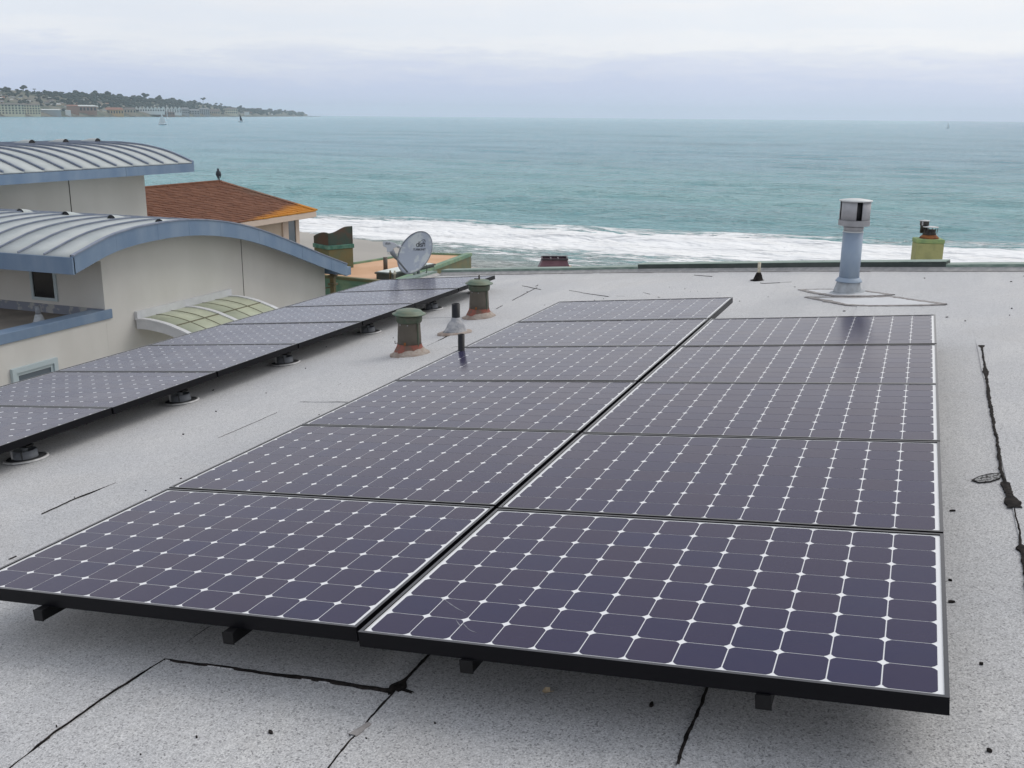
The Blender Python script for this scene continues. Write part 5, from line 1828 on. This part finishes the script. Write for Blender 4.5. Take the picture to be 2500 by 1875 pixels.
def tall_pipe():
    p = RM3 @ rp(1831, 632, RW)
    root = empty('vent_stack', p, None, 'tall blue grey vent stack with round louvred cap at the right', 'vent stack')
    g = 0.0040
    nz = lambda j, a: 0.06 * mnoise.noise((math.cos(a) * 2.5 + 8, math.sin(a) * 2.5, j * 0.9))
    sk = MB().lathe([(0.175, -0.02), (0.165, 0.012), (0.12, 0.016)], 30, wob=lambda j, a: 0.12 * mnoise.noise((math.cos(a) * 3 + 8, math.sin(a) * 3, j)))
    sk.v = [(x, y, z + 0.097 * x) for x, y, z in sk.v]
    sk.build('mastic_skirt', M['cement_grey'], root)
    MB().lathe([(0.135, 0.0), (0.128, 0.02), (0.108, 0.10), (0.10, 0.112)], 36, wob=nz).build('flashing_cone', M['cement_grey'], root)
    MB().lathe([(0.10, 0.108), (0.124, 0.110), (0.122, 0.118), (0.100, 0.146), (0.094, 0.150)], 40).build('storm_collar', M['galv'], root)
    MB().lathe([(0.093, 0.10), (0.093, 0.585)], 40).build('pipe', M['galv'], root)
    MB().lathe([(0.0945, 0.580), (0.0945, 0.589), (0.090, 0.592)], 40).build('pipe_lip', M['galv_top'], root)
    MB().lathe([(0.089, 0.58), (0.089, 0.615), (0.094, 0.618), (0.094, 0.628), (0.089, 0.631), (0.092, 0.645)], 40).build('neck', M['galv_cap'], root)
    MB().lathe([(0.140, 0.642), (0.143, 0.645), (0.143, 0.690), (0.146, 0.693), (0.13, 0.694)], 48).build('base_ring', M['galv_cap'], root)
    MB().lathe([(0.098, 0.69), (0.098, 0.862)], 32).build('inner_core', M['dark_gap'], root)
    # curved shield plates with open slots between
    base_a = math.atan2(CAM.y - p.y, CAM.x - p.x)
    for a0, a1 in ((-62, 7), (28, 98), (104, 174), (180, 284)):
        if a0 == a1:
            continue
        n = 12
        vs_ = []
        for k_ in range(n + 1):
            a = base_a + R_(a0 + (a1 - a0) * k_ / n)
            for r_ in (0.139, 0.136):
                for z in (0.695, 0.868):
                    vs_.append((r_ * math.cos(a), r_ * math.sin(a), z))
        fs = []
        for k_ in range(n):
            o = k_ * 4
            fs += [(o, o + 4, o + 5, o + 1), (o + 2, o + 3, o + 7, o + 6), (o + 1, o + 5, o + 7, o + 3), (o, o + 2, o + 6, o + 4)]
        fs += [(0, 1, 3, 2), (n * 4, n * 4 + 2, n * 4 + 3, n * 4 + 1)]
        MB().add(vs_, fs, True).build('shield_plate', M['galv_cap'], root)
    MB().lathe([(0.150, 0.868), (0.152, 0.874), (0.150, 0.880), (0.06, 0.892), (0.001, 0.894)], 48).build('lid', M['galv_top'], root)


tall_pipe()


# ------------------------------------------------------------------ chimneys beyond the roof edge
def at_depth(px, py, dep):
    d = ray(px, py)
    f_ = Vector((CR[0][2], CR[1][2], CR[2][2]))
    return CAM + d * (dep / d.dot(f_))


def yellow_chimney():
    dep = 17.5
    a, b = at_depth(1985, 519, dep), at_depth(2042, 520, dep)
    w = (b - a).length
    tp = at_depth(2010, 517, dep)
    d = (b - a)
    d.z = 0
    d.normalize()
    n_ = Vector((-d.y, d.x, 0))
    ctr = (a + b) / 2 + n_ * w * 0.35
    ang = R_(8)
    rot = Matrix(((d.x, n_.x, 0), (d.y, n_.y, 0), (0, 0, 1))) @ Matrix.Rotation(-ang, 3, 'Z')
    root = empty('chimney', (ctr.x, ctr.y, GROUND), rot, 'mossy yellow stucco chimney with rusty cap behind the roof edge at the right', 'chimney')
    H = tp.z - GROUND
    h2 = w / 2
    MB().box(-h2, h2, -h2 * .72, h2 * .72, 0, H - 0.075).build('stack', M['yellow'], root, 0.01)
    MB().box(-h2 - 0.008, h2 + 0.008, -h2 * .72 - 0.008, h2 * .72 + 0.008, H - 0.074, H).build('rim', M['yellow_green'], root, 0.015)
    ps = w / 57.0
    nz = lambda j, a: 0.05 * mnoise.noise((math.cos(a) * 3, math.sin(a) * 3, j))
    MB().lathe([(20 * ps, H), (19 * ps, H + 3 * ps), (14 * ps, H + 8 * ps), (12 * ps, H + 9 * ps)], 28, (1 * ps, 0), wob=nz).build('rusty_skirt', M['rust'], root)
    MB().lathe([(14 * ps, H + 8 * ps), (14 * ps, H + 11 * ps), (12 * ps, H + 14 * ps), (12 * ps, H + 19 * ps)], 24, (0.5 * ps, 0)).build('flue', M['black_metal'], root)
    cg = MB()
    for k_ in range(12):
        a = 2 * math.pi * k_ / 12
        cg.tube([(2 * ps + 14 * ps * math.cos(a), 14 * ps * math.sin(a), H + 12 * ps), (2 * ps + 15 * ps * math.cos(a), 15 * ps * math.sin(a), H + 24 * ps)], 0.7 * ps, 5)
    cg.build('cage', M['black_metal'], root)
    MB().lathe([(16 * ps, H + 24 * ps), (16.5 * ps, H + 25 * ps), (3 * ps, H + 26.5 * ps), (0.01, H + 26.6 * ps)], 24, (2 * ps, 0)).build('lid', M['galv_top'], root)
    MB().lathe([(8 * ps, H + 10 * ps), (8 * ps, H + 26 * ps), (9.5 * ps, H + 27 * ps), (9.5 * ps, H + 36 * ps)], 20, (-9 * ps, 12 * ps)).build('second_flue', M['black_metal'], root)
    MB().lathe([(10.5 * ps, H + 36 * ps), (10.5 * ps, H + 37.5 * ps), (0.01, H + 38.5 * ps)], 20, (-9 * ps, 12 * ps)).build('second_lid', M['galv_top'], root)
    MB().box(-1.5 * ps, 1.5 * ps, -10.3 * ps, -9.6 * ps, H + 27.2 * ps, H + 35.8 * ps).build('louvre', M['galv_cap'], root, loc=(-9 * ps - 6 * ps, 14 * ps, 0))


yellow_chimney()


def maroon_chimney():
    dep = 20.0
    a, b = at_depth(1171, 568, dep), at_depth(1226, 568, dep)
    w = (b - a).length
    top = at_depth(1198, 560.5, dep).z
    d = (b - a)
    d.z = 0
    d.normalize()
    n_ = Vector((-d.y, d.x, 0))
    ctr = (a + b) / 2 + n_ * w * 0.42
    root = empty('chimney', (ctr.x, ctr.y, GROUND), Matrix(((d.x, n_.x, 0), (d.y, n_.y, 0), (0, 0, 1))), 'maroon flared chimney top with open dark rim just behind the roof edge', 'chimney')
    H = top - GROUND
    ps = w / 55.0
    # four flared sides: square rings
    prof = [(44, -60), (36, -24), (30, -10), (27, -1.5)]
    mb = MB()
    for r_, z in prof:
        r_ = r_ * ps
        mb.v += [(-r_, -r_ * .8, H + z * ps), (r_, -r_ * .8, H + z * ps), (r_, r_ * .8, H + z * ps), (-r_, r_ * .8, H + z * ps)]
    for k_ in range(len(prof) - 1):
        for i in range(4):
            mb.f.append((k_ * 4 + i, k_ * 4 + (i + 1) % 4, k_ * 4 + 4 + (i + 1) % 4, k_ * 4 + 4 + i))
            mb.s.append(False)
    mb.build('flared_shroud', M['maroon'], root)
    mb = MB()
    for (x0, x1, y0, y1) in ((-29, 29, -24, -21), (-29, 29, 21, 24), (-29, -26, -21, 21), (26, 29, -21, 21)):
        mb.box(x0 * ps, x1 * ps, y0 * ps, y1 * ps, H - 1.5 * ps, H + 2.0 * ps)
    mb.build('rim', M['maroon_rim'], root, 0.004)
    for x in (-8, 8):
        MB().box((x - 1.5) * ps, (x + 1.5) * ps, -21 * ps, 21 * ps, H - 2 * ps, H + 0.5 * ps).build('crossbar', M['maroon_rim'], root)
    MB().box(-24 * ps, 24 * ps, -19 * ps, 19 * ps, H - 30 * ps, H - 14 * ps).build('flue_floor', M['galv_cap'], root)
    MB().box(-40 * ps, 40 * ps, -32 * ps, 32 * ps, 0, H - 58 * ps).build('stack', M['stucco'], root)


maroon_chimney()


def tile_cap():
    a, b = at_depth(1201, 577, 21), at_depth(1240, 577, 21)
    c = (a + b) / 2
    root = empty('ridge_tile', (c.x, c.y, GROUND), None, 'sliver of orange clay cap showing over the roof edge right of the maroon chimney', 'chimney cap')
    w = (b - a).length
    h = at_depth(1218, 574, 21).z - GROUND
    MB().lathe([(w * 0.55, h - 0.12), (w * 0.5, h - 0.03), (w * 0.3, h), (0.01, h + 0.015)], 20).build('cap', M['orange_deck'], root)
    MB().box(-w * 0.4, w * 0.4, -w * 0.4, w * 0.4, 0, h - 0.1).build('stack', M['stucco'], root)


tile_cap()


# ------------------------------------------------------------------ satellite dish
def text_mesh(txt, size, shear=0.0, spacing=1.0):
    cu = bpy.data.curves.new('lettering', 'FONT')
    cu.body = txt
    cu.size = size
    cu.shear = shear
    cu.space_character = spacing
    cu.align_x = 'CENTER'
    cu.resolution_u = 4
    o = bpy.data.objects.new('lettering', cu)
    COL.objects.link(o)
    dg = bpy.context.evaluated_depsgraph_get()
    dg.update()
    me = bpy.data.meshes.new_from_object(o.evaluated_get(dg))
    bpy.data.objects.remove(o)
    me.materials.clear()
    me.materials.append(M['print'])
    return me


def satellite_dish():
    foot_p = RM3 @ rp(904, 590, RW + 0.07)
    dep = (foot_p - CAM).dot(Vector((CR[0][2], CR[1][2], CR[2][2])))
    root = empty('satellite_dish', foot_p, None, 'grey satellite dish with lettering on its face at the back left corner of the roof', 'satellite dish')
    ps = dep / F_SRC * K                              # metres per photo display pixel there
    right = Vector((CR[0][0], CR[1][0], CR[2][0]))
    up = Vector((-CR[0][1], -CR[1][1], -CR[2][1]))
    fwd = Vector((CR[0][2], CR[1][2], CR[2][2]))
    ctr = at_depth(896, 545.5, dep) - foot_p
    # the dish looks towards the camera, turned to the left and up
    nrm = (-fwd * 0.80 - right * 0.52 + Vector((0, 0, 1)) * 0.30).normalized()
    # long axis leans to the right in the photo
    lng = (up * 0.90 + right * 0.42)
    lng = (lng - nrm * lng.dot(nrm)).normalized()
    sd = lng.cross(nrm).normalized()
    a_, b_ = 49.5 * ps, 43.5 * ps
    dep_c = 0.055
    n, m_ = 48, 9
    vs_, fs = [], []
    for side in (0, 1):
        for j in range(m_ + 1):
            r_ = j / m_
            for i in range(n):
                t_ = 2 * math.pi * i / n
                x, y = b_ * r_ * math.cos(t_), a_ * r_ * math.sin(t_)
                z = -dep_c * (1 - r_ * r_) - (0.010 if side else 0)
                vs_.append(ctr + sd * x + lng * y + nrm * z)
    N = (m_ + 1) * n
    for side in (0, 1):
        for j in range(m_):
            for i in range(n):
                q = (side * N + j * n + i, side * N + j * n + (i + 1) % n, side * N + (j + 1) * n + (i + 1) % n, side * N + (j + 1) * n + i)
                fs.append(q if side == 0 else q[::-1])
    for i in range(n):
        fs.append((m_ * n + i, m_ * n + (i + 1) % n, N + m_ * n + (i + 1) % n, N + m_ * n + i))
    D = MB().add(vs_, fs, True).build('reflector', M['dish_grey'], root)
    ring = [ctr + sd * (b_ * math.cos(2 * math.pi * i / 60)) + lng * (a_ * math.sin(2 * math.pi * i / 60)) + nrm * 0.001 for i in range(61)]
    MB().tube(ring, 0.006, 6).build('rim', M['dish_back'], root)

    def stick(me, px, py, name, rot=0.0):
        """lettering laid on the dish face, centred where the photo shows it"""
        d = ray(px, py)
        s_ = (ctr + foot_p - CAM).dot(nrm) / d.dot(nrm)
        c = CAM + d * s_ - (ctr + foot_p)
        # reading direction: along the picture's right, in the plane of the dish
        e1 = right - up * 0.07
        e1 = e1 - fwd * (e1.dot(nrm) / fwd.dot(nrm))
        e2 = up + right * 0.06
        e2 = e2 - fwd * (e2.dot(nrm) / fwd.dot(nrm))
        xs = [v.co.x for v in me.vertices]
        ym = (min(v.co.y for v in me.vertices) + max(v.co.y for v in me.vertices)) / 2
        for v in me.vertices:
            q = c + e1 * v.co.x + e2 * (v.co.y - ym)
            x, y = q.dot(sd) / b_, q.dot(lng) / a_
            z = -dep_c * (1 - x * x - y * y) + 0.003
            v.co = ctr + sd * (x * b_) + lng * (y * a_) + nrm * z
        o = bpy.data.objects.new(name, me)
        COL.objects.link(o)
        o.parent = D
        return o
    stick(text_mesh('dish', 16.5 * ps, 0.12, 0.86), 905, 525, 'lettering')
    stick(text_mesh('TURBOHD', 6.9 * ps, 0.35, 0.86), 901, 536, 'lettering')
    # the sweep over the last letters
    sw = [(0.75, 0.30), (0.98, 0.52), (1.22, 0.60), (1.40, 0.50), (1.42, 0.30), (1.34, 0.10)]
    vs_ = []
    for i, (x, y) in enumerate(interp(sw, 5)[:]):
        pass
    arc = interp([(-5, 0.5), (-2, 3.2), (2, 4.8), (5.5, 4.2), (6.6, 1.0), (5.2, -3.5)], 6)
    me = bpy.data.meshes.new('lettering')
    vv, ff = [], []
    for i, p in enumerate(arc):
        q = arc[min(i + 1, len(arc) - 1)] - arc[max(i - 1, 0)]
        nn = Vector((-q.y, q.x)).normalized() * (0.35 + 1.0 * math.sin(math.pi * min(1, i / (len(arc) - 1)) ** 1.6)) * 0.55
        vv += [((p.x + nn.x) * ps, (p.y + nn.y) * ps, 0), ((p.x - nn.x) * ps, (p.y - nn.y) * ps, 0)]
        if i:
            ff.append((2 * i - 2, 2 * i - 1, 2 * i + 1, 2 * i))
    me.from_pydata(vv, [], ff)
    me.materials.append(M['print'])
    stick(me, 909.5, 520, 'emblem_sweep')
    # arm, feed head, mast and cable
    g = lambda x, y, dd: at_depth(x, y, dep + dd) - foot_p
    low = g(882, 590, -0.03)
    MB().tube([low + fwd * 0.05, g(872, 578, -0.12), g(861, 564, -0.22), g(853, 553, -0.30)], [0.013, 0.014, 0.016, 0.02], 8).build('feed_arm', M['dish_back'], root)
    MB().tube([g(856, 558, -0.27), g(848, 546, -0.33), g(846, 541, -0.35)], [0.022, 0.036, 0.034], 8).build('arm_end', M['dish_back'], root)
    hd = MB()
    r3, u3 = right, up
    body = [(826, 524), (829, 521), (840, 521), (851, 524), (858, 528), (857, 533), (850, 537), (847, 545), (836, 545), (835, 535), (828, 532)]
    fr_, bk = [g(x, y, -0.36) for x, y in body], [g(x, y, -0.30) for x, y in body]
    nb_ = len(body)
    hd.add(fr_ + bk, [tuple(range(nb_ - 1, -1, -1)), tuple(range(nb_, 2 * nb_))] + [(i, (i + 1) % nb_, nb_ + (i + 1) % nb_, nb_ + i) for i in range(nb_)])
    h_ = hd.build('feed_head', M['lnb'], root, 0.006)
    me = text_mesh('dish', 5.2 * ps * 1.4, 0.1)
    cpos = g(837.5, 528.5, -0.3625)
    for v in me.vertices:
        v.co = cpos + right * v.co.x + up * v.co.y
    o = bpy.data.objects.new('lettering', me)
    COL.objects.link(o)
    o.parent = h_
    a, b = g(856, 531, -0.32), g(864, 533, -0.27)
    MB().tube([a, a.lerp(b, 0.35), a.lerp(b, 0.4), b], [0.016, 0.014, 0.022, 0.026], 12).build('feed_horn', M['lnb'], root)
    MB().tube([b, b + (b - a).normalized() * 0.012], [0.026, 0.02], 12).build('horn_cap', M['dish_back'], root)
    m0 = Vector((0.0, 0.0, 0.0))
    MB().tube([m0 + Vector((0, 0, -0.02)), m0 + Vector((0, 0, 0.1)), g(906, 580, 0.02), g(904, 572, 0.06), g(899, 556, 0.08)], [0.021, 0.021, 0.021, 0.02, 0.02], 12).build('mast', M['dish_back'], root)
    MB().box(-0.06, 0.06, -0.05, 0.05, -0.02, -0.005).build('foot_plate', M['dish_back'], root, 0.003)
    bk_ = ctr - nrm * 0.075
    MB().tube([bk_ + nrm * 0.02, bk_ - nrm * 0.06], [0.06, 0.05], 12).build('back_bracket', M['dish_back'], root)
    MB().tube([low + fwd * 0.02, g(890, 587, 0.03), g(899, 585, 0.07)], [0.012, 0.012, 0.012], 8).build('arm_bracket', M['rust'], root)
    MB().tube([g(889, 588, -0.02), g(895, 593, -0.03), g(905, 599, -0.03), g(912, 597, -0.03), g(922, 588, 0), g(923, 578, 0.03), g(919, 568, 0.05)], 0.0035, 6).build('cable', M['cable'], root)
    MB().tube([g(917, 593, -0.01), g(921, 587, 0.0), g(922, 576, 0.02), g(918, 566, 0.05)], 0.003, 6).build('cable', M['cable'], root)


satellite_dish()


def pipe_fittings():
    p = RM3 @ rp(848, 600, RW + 0.05)
    e = empty('pipe_fitting', p, None, 'pair of small brass coloured pipe ends at the far edge of the left array', 'pipe fitting')
    for dx in (-0.035, 0.035):
        MB().lathe([(0.013, -0.12), (0.013, 0.05), (0.022, 0.052), (0.022, 0.072), (0.012, 0.074), (0.012, 0.1)], 12, (dx, 0)).build('fitting', M['stub_cream'] if dx > 0 else M['brass_post'], e)


pipe_fittings()


def dry_leaf():
    p = RM3 @ rp(1180, 1495, RW + 0.006)
    e = empty('dry_leaf', p, RM3, 'small curled tan leaf lying on the roof below the front right panel', 'leaf')
    q = [(-0.012, -0.004, 0.003), (0.0, -0.010, 0.001), (0.014, -0.003, 0.004), (0.010, 0.008, 0.012), (-0.006, 0.010, 0.010), (0.001, 0.0, 0.002)]
    MB().add(q, [(0, 1, 5), (1, 2, 5), (2, 3, 5), (3, 4, 5), (4, 0, 5)]).build('blade', M['leaf_dry'], e)
    MB().tube([(0.012, 0.0, 0.003), (0.022, 0.006, 0.004)], 0.001, 5).build('stalk', M['leaf_dry'], e)


dry_leaf()


# ------------------------------------------------------------------ boats
def sea_point(px, py):
    return wp(px, py, 2, SEA_Z)


def sailboat(px, py, h_px, sail_m, label, lean=0.08, jib=True):
    p = sea_point(px, py)
    d = (p - CAM).length
    h = h_px / 2211.0 * d
    yaw = math.atan2(p.y - CAM.y, p.x - CAM.x) + R_(70)
    root = empty('sailboat', p, Matrix.Rotation(yaw, 3, 'Z'), label, 'sailboat', 'sailboats on the bay')
    L = h * 0.80
    hull = MB()
    secs = [(-0.5, 0.11, 0.0), (-0.3, 0.15, 0.0), (0.0, 0.165, 0.0), (0.3, 0.11, 0.01), (0.5, 0.006, 0.03)]
    for x, w, s_ in secs:
        hull.v += [(x * L, -w * L, (0.09 + s_) * L), (x * L * 0.97, -w * 0.6 * L, -0.02 * L), (x * L * 0.97, w * 0.6 * L, -0.02 * L), (x * L, w * L, (0.09 + s_) * L)]
    for k_ in range(4):
        for i in range(4):
            hull.f.append((k_ * 4 + i, k_ * 4 + (i + 1) % 4, k_ * 4 + 4 + (i + 1) % 4, k_ * 4 + 4 + i))
            hull.s.append(False)
    hull.f += [(3, 2, 1, 0), (16, 17, 18, 19)]
    hull.s += [False, False]
    hull.build('hull', M['hull'], root)
    MB().box(-0.2 * L, 0.15 * L, -0.08 * L, 0.08 * L, 0.085 * L, 0.13 * L).build('cabin', M['hull'], root)
    mx = 0.06 * L
    MB().tube([(mx, 0, 0.05 * L), (mx, lean * h, h)], 0.008 * L, 6).build('mast', M['galv_cap'], root)
    MB().tube([(mx, 0, 0.17 * L), (-0.42 * L, 0.05 * L, 0.17 * L)], 0.007 * L, 6).build('boom', M['galv_cap'], root)
    def sail(a, b, c, name):
        n = 8
        vs_, fs = [], []
        a, b, c = Vector(a), Vector(b), Vector(c)
        for i in range(n + 1):
            t_ = i / n
            l, r_ = a.lerp(c, t_), b.lerp(c, t_)
            for j in range(n + 1):
                f_ = j / n
                q = l.lerp(r_, f_)
                q.y += 0.06 * L * math.sin(math.pi * f_) * (1 - t_ * 0.6)
                q.x += -0.05 * L * math.sin(math.pi * t_) * f_
                vs_.append(q)
        for i in range(n):
            for j in range(n):
                k_ = i * (n + 1) + j
                fs.append((k_, k_ + 1, k_ + n + 2, k_ + n + 1))
        o = len(vs_)
        vs_ += [v + Vector((0, 0.01 * L, 0)) for v in vs_]
        fs += [tuple(q + o for q in f[::-1]) for f in fs]
        MB().add(vs_, fs, True).build(name, sail_m, root)
    sail((mx, 0, 0.19 * L), (-0.40 * L, 0.05 * L, 0.19 * L), (mx - 0.02 * L, lean * h, h * 0.98), 'main_sail')
    if jib:
        sail((0.46 * L, 0, 0.14 * L), (mx + 0.02 * L, 0.03 * L, 0.17 * L), (mx + 0.01 * L, lean * h * 0.9, h * 0.86), 'jib')


sailboat(351.5, 269.5, 22, M['sail_white'], 'white sailboat with white sails on the bay below the far headland')
sailboat(519.5, 263, 15, M['sail_dark'], 'small sailboat with a tall dark sail near the tip of the headland', 0.14, False)
sailboat(2047, 277, 11, M['sail_white'], 'tiny pale sailboat close to the horizon at the far right', 0.05, False)


def moored_masts():
    px = 361
    d = 3300.0
    p = Vector((CAM.x, CAM.y, SEA_Z)) + far_dir(px) * d
    root = empty('moored_yacht', p, Matrix.Rotation(2.0, 3, 'Z'), 'moored white yacht with tall bare mast in front of the grey waterfront houses', 'sailboat')
    s = d / 2211.0
    MB().box(-4 * s, 4 * s, -1.2 * s, 1.2 * s, -0.3 * s, 1.2 * s).build('hull', M['hull'], root, 0.4)
    MB().tube([(0, 0, 0), (0, 0, 26 * s)], 0.35 * s, 6).build('mast', M['hull'], root)
    MB().tube([(-1.9 * s, 0, 0), (-1.9 * s, 0, 17 * s)], 0.28 * s, 6).build('mast', M['hull'], root)


moored_masts()


def buoy():
    p = sea_point(987, 264)
    d = (p - CAM).length
    s = d / 2211.0
    root = empty('buoy', p, None, 'tiny dark buoy near the horizon at the middle of the sea', 'buoy')
    MB().lathe([(0.8 * s, -0.2 * s), (0.9 * s, 0.7 * s), (0.3 * s, 1.0 * s), (0.22 * s, 2.4 * s), (0.5 * s, 2.5 * s), (0.5 * s, 3.2 * s), (0.05 * s, 3.5 * s)], 12).build('float', M['sail_dark'], root)
    MB().lathe([(0.92 * s, 0.1 * s), (0.92 * s, 0.35 * s)], 12).build('band', M['rust'], root)


buoy()

# ------------------------------------------------------------------ the air over the bay
HZ = MB().box(-15500, 15500, -9500, 15500, -14.5, 135.0).build('haze', None)
hm = bpy.data.materials.new('haze')
hm.use_nodes = True
ht = NT(hm.node_tree)
for nd in list(ht.n):
    ht.n.remove(nd)
ho = ht.node('ShaderNodeOutputMaterial')
hv = ht.node('ShaderNodeVolumePrincipled')
hv.inputs['Color'].default_value = (0.83, 0.93, 1.0, 1)
hv.inputs['Density'].default_value = 0.00006
hv.inputs['Anisotropy'].default_value = 0.2
ht.link(hv.outputs[0], ho.inputs['Volume'])
HZ.data.materials.append(hm)
HZ['kind'] = 'stuff'
HZ.display_type = 'WIRE'
